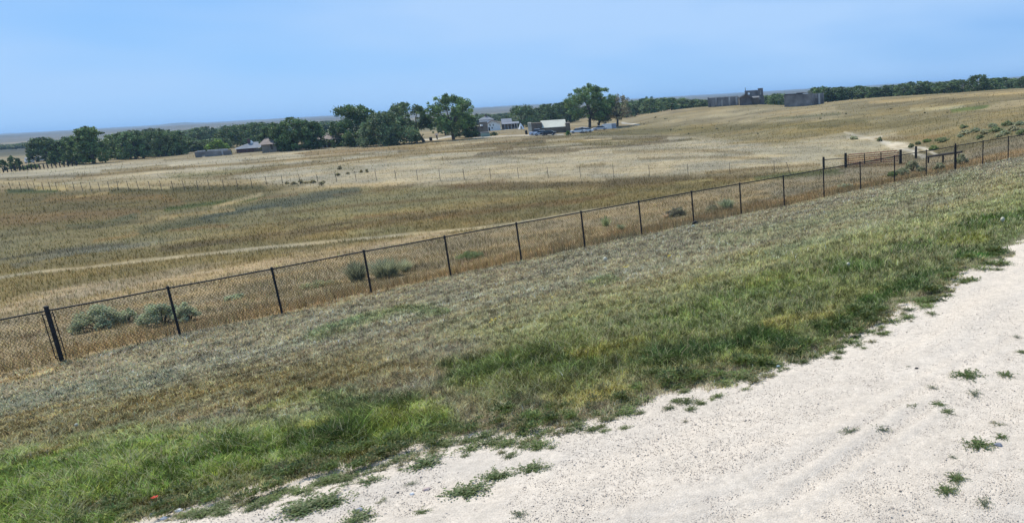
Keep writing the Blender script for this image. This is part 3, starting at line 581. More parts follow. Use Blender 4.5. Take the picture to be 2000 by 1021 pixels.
# ------------------------------------------------------------------ tube gate and its posts
red = mat('faded_red_steel', (.30, .10, .065), .6, .25, 5)
def post(name, px, py, h, r_, m, label, cat='fence post'):
    p = at(px, py); o = MB(); o.tube([(0, 0, -.3), (0, 0, h*.5), (.01, 0, h)], [r_*1.05, r_, r_*.95], 9); o.tube([(.01, 0, h), (.01, 0, h+.02)], [r_*.95, r_*.6], 9)
    o = o.build(name, m, loc=p); tag(o, label, cat); return o, p
g1, pa = post('gate_post', 1652, 327, 1.55, .15, dwood, 'thick dark wooden post at the hinge side of the red tube gate')
g2, pb = post('gate_post', 1759, 319, 1.45, .15, dwood, 'thick dark wooden post at the latch side of the red tube gate')
g3, pc = post('fence_post', 1609, 329, 1.25, .13, dwood, 'dark wooden brace post left of the red tube gate')
o = MB(); v = pa-pc; o.tube([(v*.04)+Vector((0, 0, .95)), (v*.96)+Vector((0, 0, 1.0))], .045, 6); tag(o.build('brace_rail', dwood, loc=pc), 'thin dark rail joining the brace post to the hinge post of the red gate', 'rail')
d = pb-pa; Lg = Vector((d.x, d.y, 0)).length-.5; g = empty('tube_gate', pa+d.normalized()*.25, math.atan2(d.y, d.x), 'faded red steel tube field gate with five bars between dark wooden posts', 'gate')
dz = d.z/Lg
fr = MB(); r_ = .045
fr.tube([(.0, 0, .28), (0, 0, 1.25), (.12, 0, 1.36), (Lg-.12, 0, 1.36+dz*Lg), (Lg, 0, 1.25+dz*Lg), (Lg, 0, .28+dz*Lg), (0, 0, .28)], r_, 6); fr.build('gate_frame', red, g)
for z in (.48, .70, .92, 1.14): b_ = MB(); b_.tube([(r_, 0, z), (Lg-r_, 0, z+dz*Lg)], r_*.85, 6); b_.build('bar', red, g)
for k in (.33, .66): b_ = MB(); b_.box(Lg*k-.05, Lg*k+.05, -.055, -.038, .25+dz*Lg*k, 1.38+dz*Lg*k); b_.build('upright', dwood if k else red, g)
g4, pd = post('fence_post', 1789, 309, 1.35, .14, dwood, 'lone dark wooden post right of the red gate beside the dirt track')
p1, p2 = at(1812, 318), at(1874, 313); o = empty('log_barrier', p1, 0, 'low dark log rail on posts seen through the chain-link fence right of the gate', 'barrier')
v = p2-p1; b_ = MB(); b_.tube([(0, 0, .62), v*.5+Vector((0, 0, .66)), v*1.06+Vector((0, 0, .70))], [.10, .11, .09], 8); b_.build('rail', dwood, o)
for k in (.02, .52, .98): b_ = MB(); b_.tube([v*k+Vector((0, .0, -.3)), v*k+Vector((0, 0, .54))], .09, 7); b_.build('leg', dwood, o)
# ------------------------------------------------------------------ foliage builders
leaf_m = attr_mat('tree_leaves', rough=.6, trans=.2, spec=.25, objvar=.14)
bark = mat('grey_brown_bark', (.085, .07, .055), .95, .3, 2.5, bump=.6)
def cards(C3, R3, N, size, rg, base, amp=.35, flat=0., droop=0.):
    """N leaf quads spread over the outer part of each clump (centres C3, radii R3)"""
    k = rg.choice(len(C3), N, p=(R3**2)/np.sum(R3**2)); u = rg.normal(size=(N, 3)); u /= np.linalg.norm(u, axis=1)[:, None]
    rad = R3[k]*(rg.random(N)**.45)*(1+.18*rg.normal(size=N)); c = C3[k]+u*rad[:, None]*np.array([1, 1, .8])
    a = rg.normal(size=(N, 3)); a /= np.linalg.norm(a, axis=1)[:, None]; a[:, 2] *= (1-flat); b = np.cross(a, rg.normal(size=(N, 3))); b /= (np.linalg.norm(b, axis=1)[:, None]+1e-9)
    s = size*rg.uniform(.6, 1.35, N)[:, None]; V = np.stack([c-a*s, c-b*s*.6, c+a*s, c+b*s*.6], 1).reshape(-1, 3)
    clump = rg.uniform(-1.1, 1.2, len(C3))[k]; t = np.array(base)*(1+amp*(.5*clump+.5*(rg.random(N)*2-1)))[:, None]*(1+.12*(rg.random((N, 3))*2-1))
    return V, np.arange(N*4).reshape(N, 4), np.repeat(np.clip(t, .004, .8), 4, 0)
def tree_meshes(h, wd, seed, style='round', lean=(0, 0), n=2600, leaf=.34, base=(.040, .068, .024), bare=0.):
    rg = np.random.default_rng(seed); z0 = {'round': .03, 'broad': -.02, 'tall': .01, 'open': .17, 'lean': .30, 'bush': 0.}[style]*h
    K = {'round': 34, 'broad': 44, 'tall': 36, 'open': 30, 'lean': 26, 'bush': 20}[style]; Cs = []; Rs = []
    for i in range(K):
        zf = rg.uniform(0, 1); prof = {'round': math.sin(math.pi*min(.97, .2+zf*.74))**.5, 'broad': math.sin(math.pi*(.36+zf*.56))**.55, 'tall': (1-zf*.75)*.9+.1, 'open': math.sin(math.pi*(.18+zf*.70))**.6,
                                       'lean': math.sin(math.pi*(.2+zf*.7))**.6, 'bush': math.sin(math.pi*(.42+zf*.5))}[style]
        a = rg.uniform(0, 6.283); rad = wd/2*prof*math.sqrt(rg.uniform(.12, 1))*.93; r_ = wd*rg.uniform(.08, .17)*(.86 if style in ('open', 'lean') else 1)
        z = z0+(h-z0)*(.08+.84*zf); Cs.append((math.cos(a)*rad+lean[0]*z/h, math.sin(a)*rad+lean[1]*z/h, min(z, h-r_*.55))); Rs.append(r_)
    for i in range(K*2):                    # small outlying sprays that break up the outline
        zf = rg.uniform(.05, 1.03); a = rg.uniform(0, 6.283); pr = math.sqrt(max(0., 1-(2*min(zf, 1)-1)**2)) if style not in ('broad', 'round', 'bush') else math.sqrt(max(.04, 1-min(zf, 1)**2.6))
        rad = wd/2*pr*rg.uniform(.86, 1.06); z = z0+(h-z0)*zf*.97; Cs.append((math.cos(a)*rad+lean[0]*z/h, math.sin(a)*rad+lean[1]*z/h, max(z, .4))); Rs.append(wd*rg.uniform(.035, .07))
    Cs.append((lean[0], lean[1], h-wd*.10)); Rs.append(wd*.11); Cs, Rs = np.array(Cs), np.array(Rs)
    V, F, T = cards(Cs, Rs, int(n*1.75), leaf*.78, rg, np.array(base)*2.75*np.array([1.12, 1, .8]), .85)
    tr = MB(); tw = h*.026+.10; fork = Vector((lean[0]*.35, lean[1]*.35, h*.30))
    tr.tube([(0, 0, -.4), (0, 0, .15), fork*.55, fork], [tw*1.6, tw*1.15, tw*.95, tw*.85], 8)
    order = rg.permutation(K)[:9 if style != 'bush' else 5]
    for i in order:
        c = Vector(Cs[i]); mid = fork.lerp(c, .5)+Vector((rg.uniform(-.5, .5), rg.uniform(-.5, .5), rg.uniform(0, .8)))
        tr.tube([fork-Vector((0, 0, .25)), mid, c], [tw*.55, tw*.33, tw*.1], 5, False)
        if bare:
            for _ in range(int(9*bare)): e = c+Vector(rg.normal(size=3))*wd*.12; tr.tube([c, e], [.07, .03], 3, False)
    return V, F, T, tr
def tree(name, P, h, wd, seed, style, label, cat='tree', group=None, link=True, **kw):
    V, F, T, tr = tree_meshes(h, wd, seed, style, **kw); e = empty(name, P, 0, label, cat, group)
    mesh_np('crown', V, F, T, leaf_m, e); tr.build('trunk', bark, e, smooth=True); return e
def tree_px(px, ytop, ybase, wpx, style, label, seed, D=None, name='tree', cat='tree', group=None, basex=None, **kw):
    """a tree whose foot stands on the ground at the pixel (or at distance D when the foot is hidden)"""
    P = at(basex or px, ybase) if D is None else gpt(basex or px, D)
    h = z_at(P, ytop); wd = px2m(P, wpx)*1.14; dx = px2m(P, px-(basex or px)); d = Vector((P.x, P.y, 0)).normalized()
    if 'lean' not in kw and basex: kw['lean'] = (dx*d.y+h*.05*d.y, -dx*d.x)
    return tree(name, P, h, wd, seed, style, label, cat, group, **kw)
DG = (.036, .058, .026)
tree_px(184, 249, 319, 66, 'tall', 'tallest dark tree with a ragged feathery top at the far left of the field edge', 101, base=(.042, .066, .028), n=5200, leaf=.36)
tree_px(93, 268, 318, 46, 'round', 'dark green tree leftmost of the river belt, beside the small blue shed', 102, n=3200, base=DG)
tree_px(125, 276, 321, 36, 'round', 'smaller dark tree between the leftmost belt tree and the tall feathery tree', 103, n=2600, base=DG)
tree_px(150, 272, 320, 36, 'broad', 'dark bushy tree close on the left side of the tall feathery tree', 104, n=2600, base=DG)
tree_px(428, 273, 301, 36, 'bush', 'small bright green bushy tree behind the low grey ruin wall', 105, name='small_tree', n=2400, base=(.065, .105, .028), leaf=.26)
tree_px(468, 246, None, 82, 'broad', 'large dark rounded tree behind the white-roofed brick building', 106, D=345, n=5200, leaf=.42, base=DG)
tree_px(548, 240, 294, 50, 'round', 'dark tree standing at the corner of the brown-roofed house', 107, n=3800, base=DG)
tree_px(580, 230, 293, 62, 'broad', 'tallest dark tree of the clump shading the long low building', 108, n=6000, base=(.038, .064, .028))
tree_px(612, 236, 291, 46, 'round', 'dark tree at the right end of the clump shading the long low building', 109, n=3800, base=DG)
tree_px(704, 205, 283, 88, 'broad', 'very large round dark tree with foliage down to the grass', 110, n=8500, base=(.038, .066, .026), leaf=.38)
tree_px(693, 258, 286, 40, 'round', 'small dark tree in front of the very large round tree beside the white tent', 111, name='small_tree', n=2200, base=DG, leaf=.3)
tree_px(764, 220, 283, 96, 'broad', 'broad grey-green bushy tree with a dark base left of the leaning tree', 112, n=8000, base=(.045, .068, .038), leaf=.36)
tree_px(798, 200, 277, 66, 'lean', 'open-crowned tree on a thick trunk leaning left beside the paved loop', 113, basex=828, n=4600, base=(.045, .066, .034), leaf=.34)
tree_px(881, 186, 273, 84, 'open', 'tall open cottonwood on a forked trunk standing alone right of the paved loop', 114, basex=886, n=6200, base=(.044, .074, .030), leaf=.34)
tree_px(868, 226, 272, 40, 'round', 'slim small tree just left of the tall open cottonwood trunk', 115, D=300, name='small_tree', n=2200, base=DG)
tree_px(911, 226, 268, 40, 'broad', 'dark low tree between the tall open cottonwood and the roofless stone ruin', 116, n=4200, base=DG)
tree_px(1022, 207, None, 58, 'broad', 'round dark tree behind the white tepee', 117, D=345, n=5200, base=DG)
tree_px(1156, 167, 248, 82, 'open', 'tallest green cottonwood standing over the parked cars', 118, basex=1152, n=7600, base=(.044, .074, .032), leaf=.36)
tree_px(1180, 190, 247, 40, 'round', 'narrower tree tucked against the right side of the tallest cottonwood', 119, basex=1169, n=3000, base=(.045, .062, .034))
tree_px(1209, 186, 246, 50, 'open', 'thin grey half-bare tree beside the pale storage container', 120, basex=1206, n=2600, base=(.085, .085, .062), leaf=.28, bare=1.)
# belts of river trees: each its own tree, built from eight models
protos = []
for i, (st, hh, ww_) in enumerate([('round', 12, 9), ('broad', 11, 10), ('tall', 14, 9), ('broad', 13, 10), ('broad', 9, 11), ('round', 10, 9), ('tall', 12, 10), ('broad', 12, 12)]):
    V, F, T, tr = tree_meshes(hh, ww_, 500+i, st, n=3000, leaf=.40, base=[DG, (.040, .066, .030), (.034, .054, .028), (.046, .072, .034)][i % 4])
    cr = mesh_np('crown', V, F, T, leaf_m, link=False); tk = tr.build('trunk', bark); COL.objects.unlink(tk); protos.append((hh, ww_, cr.data, tk.data))
def belt(x0, x1, step, tops, D0, D1, label, group, rs, wf_=1., name='tree'):
    rg = random.Random(rs); x = x0; made = []
    while x <= x1:
        D = rg.uniform(D0, D1); P = gpt(x+rg.uniform(-2, 2), D); yt = float(np.interp(x, [t[0] for t in tops], [t[1] for t in tops]))+rg.uniform(-4.0, 2)
        h = max(z_at(P, yt), 3.5); hh, ww_, cm, tm = protos[rg.randrange(8)]; wx_ = px2m(P, step*2.7)*wf_*rg.uniform(.9, 1.25)
        e = empty(name, P, rg.uniform(0, 6.28), label, 'tree', group); made.append((x, e, P)); e.scale = (wx_/ww_, wx_/ww_, h/hh)
        for nm, me in (('crown', cm), ('trunk', tm)): o = bpy.data.objects.new(nm, me); COL.objects.link(o); o.parent = e
        x += step*rg.uniform(.75, 1.25)
    for k, (x, e, P) in enumerate(made): e['label'] = ORD[k]+' from the left: '+label
ORD = ['first', 'second', 'third', 'fourth', 'fifth', 'sixth', 'seventh', 'eighth', 'ninth', 'tenth', 'eleventh', 'twelfth', 'thirteenth', 'fourteenth', 'fifteenth', 'sixteenth', 'seventeenth', 'eighteenth', 'nineteenth', 'twentieth',
       'twenty-first', 'twenty-second', 'twenty-third', 'twenty-fourth', 'twenty-fifth', 'twenty-sixth', 'twenty-seventh', 'twenty-eighth', 'twenty-ninth', 'thirtieth']
belt(112, 172, 15, [(112, 272), (172, 264)], 330, 380, 'dark tree behind the tall feathery tree at far left', 'river trees at far left', 1)
belt(212, 345, 13, [(212, 266), (240, 261), (330, 258), (345, 262)], 283, 300, 'mid-green tree in the front row of the left river belt', 'front row of the left river belt', 2)
belt(225, 350, 15, [(225, 262), (270, 255), (330, 252), (350, 255)], 340, 420, 'dark tree in the back row of the left river belt', 'back row of the left river belt', 3)
belt(352, 430, 13, [(352, 275), (430, 272)], 315, 340, 'low green tree of the belt behind the low grey ruin wall', 'low trees behind the ruin wall', 4)
belt(372, 425, 13, [(372, 252), (425, 250)], 430, 520, 'distant dark tree showing above the belt behind the ruin wall', 'distant trees above the ruin wall', 5)
belt(435, 545, 15, [(435, 258), (495, 246), (545, 245)], 420, 520, 'distant tree between the large rounded tree and shaded building', 'distant trees behind the brick building', 6)
belt(500, 530, 14, [(500, 239), (530, 246)], 380, 420, 'tree filling the gap left of the clump at the shaded building', 'trees left of the clump at the shaded building', 7)
belt(628, 668, 11, [(628, 240), (668, 240)], 520, 640, 'far tree in the gap right of the shaded building', 'far trees in the left gap', 8)
belt(-20, 100, 9, [(-20, 287), (100, 279)], 750, 1000, 'far tree on the valley floor behind the blue shed', 'far trees behind the blue shed', 21)
belt(250, 660, 14, [(250, 259), (380, 253), (480, 246), (660, 238)], 700, 950, 'far tree in the rearmost belt below the blue hills', 'rearmost belt on the left', 22)
belt(830, 1000, 12, [(830, 233), (1000, 222)], 750, 1000, 'far tree in the rearmost belt above the white house', 'rearmost belt above the white house', 23)
belt(730, 860, 15, [(730, 246), (860, 244)], 480, 600, 'far tree in the low dark belt seen beneath the leaning tree', 'far trees behind the paved loop', 9)
belt(905, 1000, 12, [(905, 229), (1000, 223)], 470, 640, 'far tree in the belt behind the white house roofs', 'far trees behind the white house', 10)
belt(1045, 1118, 13, [(1045, 216), (1075, 204), (1118, 200)], 350, 390, 'green tree in the front row behind the adobe building', 'trees behind the adobe building', 11)
belt(1040, 1130, 15, [(1040, 212), (1130, 203)], 420, 500, 'back-row tree in the belt behind the adobe building', 'back row behind the adobe building', 12)
belt(1170, 1250, 14, [(1170, 205), (1250, 199)], 360, 420, 'tree in the belt behind the half-bare grey tree', 'trees behind the half-bare tree', 13)
belt(1225, 1385, 13, [(1225, 197), (1300, 192), (1330, 194), (1385, 196)], 350, 450, 'tree between the half-bare tree and the long ruin wall', 'trees left of the ruined hospital', 14)
belt(1496, 1535, 12, [(1496, 186), (1535, 185)], 380, 430, 'tree between the tall ruined block and the square ruin', 'trees between the two ruins', 15)
belt(1592, 1720, 13, [(1592, 172), (1650, 170), (1720, 170)], 340, 400, 'tree in the long dark line right of the square stone ruin', 'tree line right of the square ruin', 16)
belt(1715, 1880, 13, [(1720, 170), (1790, 160), (1850, 160), (1890, 157)], 330, 400, 'tree in the ridge line left of the single taller tree', 'tree line over the ridge', 17)
tree_px(1908, 147, None, 40, 'broad', 'single taller round dark tree standing above the ridge tree line', 121, D=330, n=4200, base=DG)
belt(1930, 2160, 14, [(1930, 155), (2000, 152), (2160, 143)], 330, 400, 'tree beyond the single taller tree at the right edge', 'tree line at the right edge', 18)
for i, (px, yt, yb, wd_, lab) in enumerate([(10, 312, 333, 16, 'round dark green shrub leftmost at the post fence'), (29, 304, 332, 14, 'upright dark shrub second from the left behind the post fence'), (40, 309, 331, 12, 'slim shrub beside the upright dark shrub at the post fence'),
        (62, 321, 330, 24, 'low wide dark shrub behind the post fence, left of the tall belt'), (133, 300, 323, 14, 'small green shrub under the leftmost belt trees'), (652, 273, 289, 6, 'tiny lone shrub on the pale grass right of the shaded building'),
        (1110, 255, 264, 8, 'bright green bush at the right end of the adobe building'), (965, 258, 265, 14, 'dark low bush beside the pale green box at the stone ruin')]):
    tree_px(px, yt, yb, wd_, 'bush', lab, 140+i, name='shrub', cat='shrub', n=900, leaf=.20 if i < 5 else .15, base=DG if i != 6 else (.05, .10, .03))
for i, (px, yt, lab) in enumerate([(1268, 188, 'left one of two tiny lone trees on the distant skyline above the tree belt'), (1278, 188, 'right one of two tiny lone trees on the distant skyline above the tree belt'), (661, 227, 'tiny lone tree on the far skyline left of the very large round tree')]):
    P = gpt(px, 1900); P.z = 6 if i < 2 else 5; tree('lone_tree', P, max(z_at(P, yt), 5), 8, 160+i, 'broad', lab, n=500, leaf=.8, base=DG)
# ------------------------------------------------------------------ buildings
adobe = mat('dark_adobe_wall', (.15, .12, .09), .9, .25, .6); adobe_l = mat('pale_lime_wall', (.42, .38, .31), .9, .2, .6); tin = mat('pale_green_metal_roof', (.40, .40, .33), .5, .08, .5, spec=.4)
white = mat('white_painted_board', (.72, .74, .74), .6, .06, 1.); whroof = mat('white_metal_roof', (.19, .205, .23), .85, .1, .5, spec=.08); brick = mat('dull_red_brick', (.13, .075, .07), .9, .25, 1.2)
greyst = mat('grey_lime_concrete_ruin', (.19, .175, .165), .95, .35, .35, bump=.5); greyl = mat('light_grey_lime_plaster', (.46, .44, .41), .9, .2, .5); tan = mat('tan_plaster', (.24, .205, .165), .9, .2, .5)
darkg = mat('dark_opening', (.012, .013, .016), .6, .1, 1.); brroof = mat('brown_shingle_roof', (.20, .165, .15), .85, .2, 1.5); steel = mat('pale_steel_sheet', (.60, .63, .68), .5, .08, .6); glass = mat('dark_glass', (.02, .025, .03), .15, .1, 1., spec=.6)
def frame(ax, ay, bx, by, name, label, cat='building', turn=0., D=None, k=1.):
    A_ = at(ax, ay) if D is None else gpt(ax, D); B_ = gpt(bx, math.hypot(A_.x, A_.y)*k); d = B_-A_; a = math.atan2(d.y, d.x)+R(turn)
    e = empty(name, A_, a, label, cat); return e, Vector((d.x, d.y, 0)).length, d.z
def H(e, x, py, y=0.): p = e.matrix_basis @ Vector((x, y, 0)); return z_at(p, py)
def wall(m_, x0, x1, y0, y1, z0, z1, holes=()):
    xs = sorted({x0, x1, *[v for h in holes for v in h[:2]]})
    for a, b in zip(xs[:-1], xs[1:]):
        hs = sorted([(h[2], h[3]) for h in holes if h[0] <= a+1e-6 and h[1] >= b-1e-6]); z = z0
        for ha_, hb_ in hs:
            if ha_ > z: m_.box(a, b, y0, y1, z, ha_)
            z = hb_
        if z < z1: m_.box(a, b, y0, y1, z, z1)
    return m_
def gable(m_, x0, x1, y0, y1, ze, zr, ov=.3, th=.15, axis='x'):
    """gable roof slab; ridge along axis"""
    if axis == 'x':
        c = (y0+y1)/2; s_ = (zr-ze)/(c-y0); e_ = ov*s_
        m_.prism([(y0-ov, ze-e_), (c, zr), (y1+ov, ze-e_), (y1+ov, ze-e_+th), (c, zr+th), (y0-ov, ze-e_+th)], x0-ov, x1+ov, 'x')
    else:
        c = (x0+x1)/2; s_ = (zr-ze)/(c-x0); e_ = ov*s_
        m_.prism([(x0-ov, ze-e_), (c, zr), (x1+ov, ze-e_), (x1+ov, ze-e_+th), (c, zr+th), (x0-ov, ze-e_+th)], y0-ov, y1+ov, 'y')
    return m_
# adobe building with the pale roof
e, Lx, dz = frame(1033, 263.5, 1114, 260, 'adobe_building', 'long low dark adobe building with a pale green gable roof over its middle')
s = Lx/81.
h1 = H(e, 2, 240); wall(MB(), 1.1, 27*s, 0, 6, -.5, h1, [(12*s, 14*s, -.5, 2.0)]).build('left_wing_wall', adobe, e)
wall(MB(), 0, 1.1, .2, 5.4, -.5, h1+.15).build('lit_end_pilaster', adobe_l, e)  # paler colour puts the sunlight on the left end
h2 = H(e, 30*s, 249); wall(MB(), 27*s, 72*s, .3, 8, -.5, h2).build('body_wall', adobe, e)
h3 = H(e, 40*s, 237.5, 4); gable(MB(), 27.4*s, 71.2*s, .3, 8, h2, h3+.3, .35).build('roof', tin, e)
gb = MB()
for xx in (27.5*s, 70.6*s): gb.prism([(.4, h2-.1), (7.9, h2-.1), (4.15, h3+.1)], xx, xx+.25, 'x')
gb.build('gable_wall', adobe, e)
h4 = H(e, 76*s, 241); wall(MB(), 72*s+.01, 81*s, -.3, 6, -.5, h4).build('right_wing_wall', adobe, e)
MB().box(72*s, 81.2*s, -.4, 6.1, h4+.003, h4+.2).build('parapet', brroof, e); MB().box(12.1*s, 13.9*s, .1, .2, -.1, 1.95).build('door', darkg, e)
# white gabled house with a porch wing
e, Lx, dz = frame(953, 255.5, 978, 253.5, 'white_house', 'white two-storey gabled house with a long low porch wing, left of the white tepee')
s = Lx/25.; hr = H(e, Lx*.42, 235); he = H(e, 0, 241.5)*.95; he2 = he*.8
op = [(1.6*s, 4.6*s, -.1, he*.52), (7.6*s, 10*s, .8, he*.5), (4.6*s, 6.4*s, he*.70, he*.95), (10.6*s, 12.4*s, he*.70, he*.95)]
wall(MB(), 0, Lx, 0, .35, -.5, he*.98, op).build('front_wall', white, e)
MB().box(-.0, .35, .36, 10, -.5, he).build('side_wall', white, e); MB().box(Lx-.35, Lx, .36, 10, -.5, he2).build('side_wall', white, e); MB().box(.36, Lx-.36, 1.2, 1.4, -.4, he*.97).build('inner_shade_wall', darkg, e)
MB().prism([(0, he*.98), (Lx, he*.98), (Lx*.42, hr)], 0, .35, 'y').build('gable_wall', white, e)
MB().prism([(-.5, he-.35), (Lx*.42, hr+.02), (Lx+.6, he*.93), (Lx+.6, he*.93+.2), (Lx*.42, hr+.28), (-.5, he-.12)], -.5, 10.4, 'y').build('roof', brroof, e)
for (a, b, z0, z1) in op[1:]: wn = MB().box(a+.05, b-.05, .15, .22, z0+.05, z1-.05).build('window', glass, e)
MB().box(op[0][0], op[0][1], .16, .24, -.1, he*.5).build('door', darkg, e)
P2 = at(1012, 251.5); v = e.matrix_basis.inverted() @ P2; W2 = abs(v.x)-Lx
hp = H(e, Lx+W2*.5, 241.5); hr2 = H(e, Lx+W2*.3, 231.5, 7)
wall(MB(), Lx+.6, Lx+W2, 3.4, 3.8, -.5, hp*.95, [(Lx+W2*.22, Lx+W2*.30, 0, 2), (Lx+W2*.75, Lx+W2*.82, .8, 2.2), (Lx+W2*.88, Lx+W2*.94, .8, 2.2)]).build('porch_wall', tan, e)
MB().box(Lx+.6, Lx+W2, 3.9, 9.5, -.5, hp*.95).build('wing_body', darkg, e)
MB().prism([(.4, hp*.93), (.4, hp*.93+.18), (3.8, hp+.75), (3.8, hp+.55)], Lx+.62, Lx+W2+.8, 'x').build('porch_roof', whroof, e)
MB().prism([(3.3, hp+.66), (6.6, hr2), (9.9, hp+.3), (9.9, hp+.1), (6.6, hr2-.2), (3.3, hp+.45)], Lx+.62, Lx+W2*.72, 'x').build('wing_roof', whroof, e)
MB().prism([(3.85, hp*.96), (9.4, hp*.96), (6.6, hr2-.25)], Lx+W2*.70, Lx+W2*.715, 'x').build('wing_gable', white, e)
for k in (.06, .25, .44, .63, .82, .98): MB().box(Lx+W2*k-.06, Lx+W2*k+.06, .6, .72, -.4, hp*.93+.04).build('porch_post', white, e)
MB().box(Lx+.6, Lx+W2+.3, .3, 3.3, -.4, .12).build('porch_deck', greyl, e)
# second white building behind
P = gpt(940, 330); e = empty('white_outbuilding', P, R(25), 'pale hipped roof of a building half hidden behind the brown ruin', 'building'); hb_ = z_at(P, 234); ht = z_at(P, 231)
MB().box(0, 5.5, 0, 5, -.5, hb_).build('wall', white, e); o = MB(); o.add([(-.4, -.4, hb_+.003), (5.9, -.4, hb_+.003), (5.9, 5.4, hb_+.003), (-.4, 5.4, hb_+.003), (2, 2.5, ht+.6), (3.5, 2.5, ht+.6)], [(0, 3, 2, 1), (0, 1, 5, 4), (1, 2, 5), (2, 3, 4, 5), (3, 0, 4)]); o.build('roof', whroof, e)
MB().box(2.5, 3.1, 2.2, 2.8, ht+.2, ht+1.5).build('chimney', brick, e)
# roofless tan ruin
e, Lx, dz = frame(926, 267, 953, 265.5, 'stone_ruin', 'roofless brown two-storey ruin wall with a square black window, right of the dark low tree')
ha_ = H(e, Lx*.8, 237.5); hb_ = H(e, Lx*.1, 247)
wall(MB(), 0, Lx*.42, 0, .6, -.5, hb_, [(Lx*.1, Lx*.25, 1.5, 2.7)]).build('low_wall', adobe, e)
wall(MB(), Lx*.42+.01, Lx, 0, .6, -.5, ha_, [(Lx*.5, Lx*.68, ha_*.55, ha_*.82)]).build('tall_wall', tan, e)
MB().box(Lx-.6, Lx, .61, 7, -.5, ha_*.9).build('end_wall', tan, e); MB().box(0, .6, .61, 7, -.5, hb_*.9).build('end_wall', adobe, e); MB().box(.61, Lx-.61, 6.4, 7, -.5, hb_*.95).build('rear_wall', adobe, e)
# pale green box
e, Lx, dz = frame(939.5, 267.2, 954.5, 266.2, 'storage_box', 'long pale green box with a light lid standing before the brown ruin', 'storage box')
h_ = H(e, 1, 259); MB().box(0, Lx, -1.6, .2, 0, h_).build('box_body', mat('pale_green_paint', (.21, .30, .27), .6, .1, 1), e); MB().box(-.1, Lx+.1, -1.7, .3, h_+.003, h_+.22).build('lid', whroof, e)
for x in (.5, Lx-.5): MB().box(x-.15, x+.15, -1.4, -.0, -.3, -.002).build('skid', darkg, e)
# tepee
P = at(1018.5, 251.8); h_ = z_at(P, 240.2); r_ = px2m(P, 5.8); e = empty('tepee', P, R(20), 'white canvas tepee with bare pole tips on the grass right of the white house', 'tepee'); o = MB(); n_ = 12
o.add([(r_*math.cos(k*6.283/n_)*(1+.03*(k % 2)), r_*math.sin(k*6.283/n_), 0) for k in range(n_)]+[(.12*math.cos(k*6.283/n_)-.1, .12*math.sin(k*6.283/n_), h_) for k in range(n_)], [(k, (k+1) % n_, (k+1) % n_+n_, k+n_) for k in range(n_)])
o.build('canvas', mat('white_canvas', (.78, .78, .80), .8, .04, 1), e); MB().box(-.35, .35, -r_-.02, -r_*.93, .1, 1.2).build('door_flap', adobe_l, e)
for k in range(7): a = k*.9; o = MB(); o.tube([(-.1-math.cos(a)*.1, -math.sin(a)*.1, h_-.3), (-.1+math.cos(a)*.55, math.sin(a)*.55, h_+1.1)], .05, 4); o.build('pole', wood, e)
# pale container
e, Lx, dz = frame(1182.5, 252.3, 1204, 250.5, 'shipping_container', 'storage container with a white end and shade-coloured blue-grey side between the tree trunks', 'container')
h_ = H(e, 1, 241.5); o = MB()
for k in range(int(Lx/.4)): o.box(k*.4, k*.4+.24, -.04, .01, .12, h_-.1)
o.box(0, Lx, 0, 2.4, .1, h_); o.build('container_body', mat('shaded_side_blue_grey', (.27, .31, .37), .6, .1, 1), e); MB().box(-.07, -.003, -.02, 2.42, .08, h_+.02).build('end_door', white, e); MB().box(-.12, -.075, 1.15, 1.25, .3, h_-.3).build('lock_bar', steel, e)  # blue-grey body colour stands for shade on the long side
MB().box(-1.1, 2.2, -.10, -.045, .1, h_-.02).build('white_end_panel', white, e)
# low grey ruin wall
e, Lx, dz = frame(382, 307.5, 441, 304.5, 'ruin_wall', 'low broken grey masonry wall standing in the field before the small bright green tree', 'ruin'); h_ = H(e, 1, 296.3)
wall(MB(), 0, Lx*.55, 0, .5, -.5, h_, [(Lx*.18, Lx*.26, 0, h_*.35)]).build('wall_section', greyst, e); wall(MB(), Lx*.55+.01, Lx*.73, .0, .5, -.5, h_*.93).build('wall_section', greyst, e)
wall(MB(), Lx*.77, Lx, .0, .5, -.5, h_*.9).build('wall_section', greyst, e); MB().box(.01, .5, .51, 7, -.5, h_*.95).build('end_wall', greyst, e); MB().box(Lx-.5, Lx-.01, .51, 7, -.5, h_*.8).build('end_wall', greyst, e)
wall(MB(), .51, Lx-.51, 6.5, 7, -.5, h_*.9+.3, [(Lx*.3, Lx*.35, 0, 2)]).build('rear_wall', greyl, e)
# brick building with white roof
e, Lx, dz = frame(463, 299, 514, 296, 'brick_building', 'low red-brick building with a pale metal hip roof beside the brown-roofed house'); h_ = H(e, 2, 290); hr = H(e, Lx*.5, 280.6, 4)
wall(MB(), 0, Lx*.55, 0, 8, -.5, h_).build('wall', brick, e); wall(MB(), Lx*.55+.01, Lx, .3, 8, -.5, h_, [(Lx*.7, Lx*.76, .8, 2), (Lx*.84, Lx*.9, .8, 2)]).build('wall', tan, e)
o = MB(); o.add([(-.4, -.4, h_+.003), (Lx+.4, -.4, h_+.003), (Lx+.4, 8.4, h_+.003), (-.4, 8.4, h_+.003), (4, 4, hr+.5), (Lx-1, 4, hr+.5)], [(0, 3, 2, 1), (0, 1, 5, 4), (1, 2, 5), (2, 3, 4, 5), (3, 0, 4)]); o.build('roof', whroof, e)
MB().box(Lx*.40, Lx*.40+.8, 3, 3.8, hr-.8, hr+1.6).build('chimney', brick, e); o = MB(); o.tube([(Lx*.52, 3.4, hr-.5), (Lx*.52, 3.4, hr+.5), (Lx*.52, 3.4, hr+1.1)], [.45, .5, .1], 8); o.build('roof_vent', white, e)
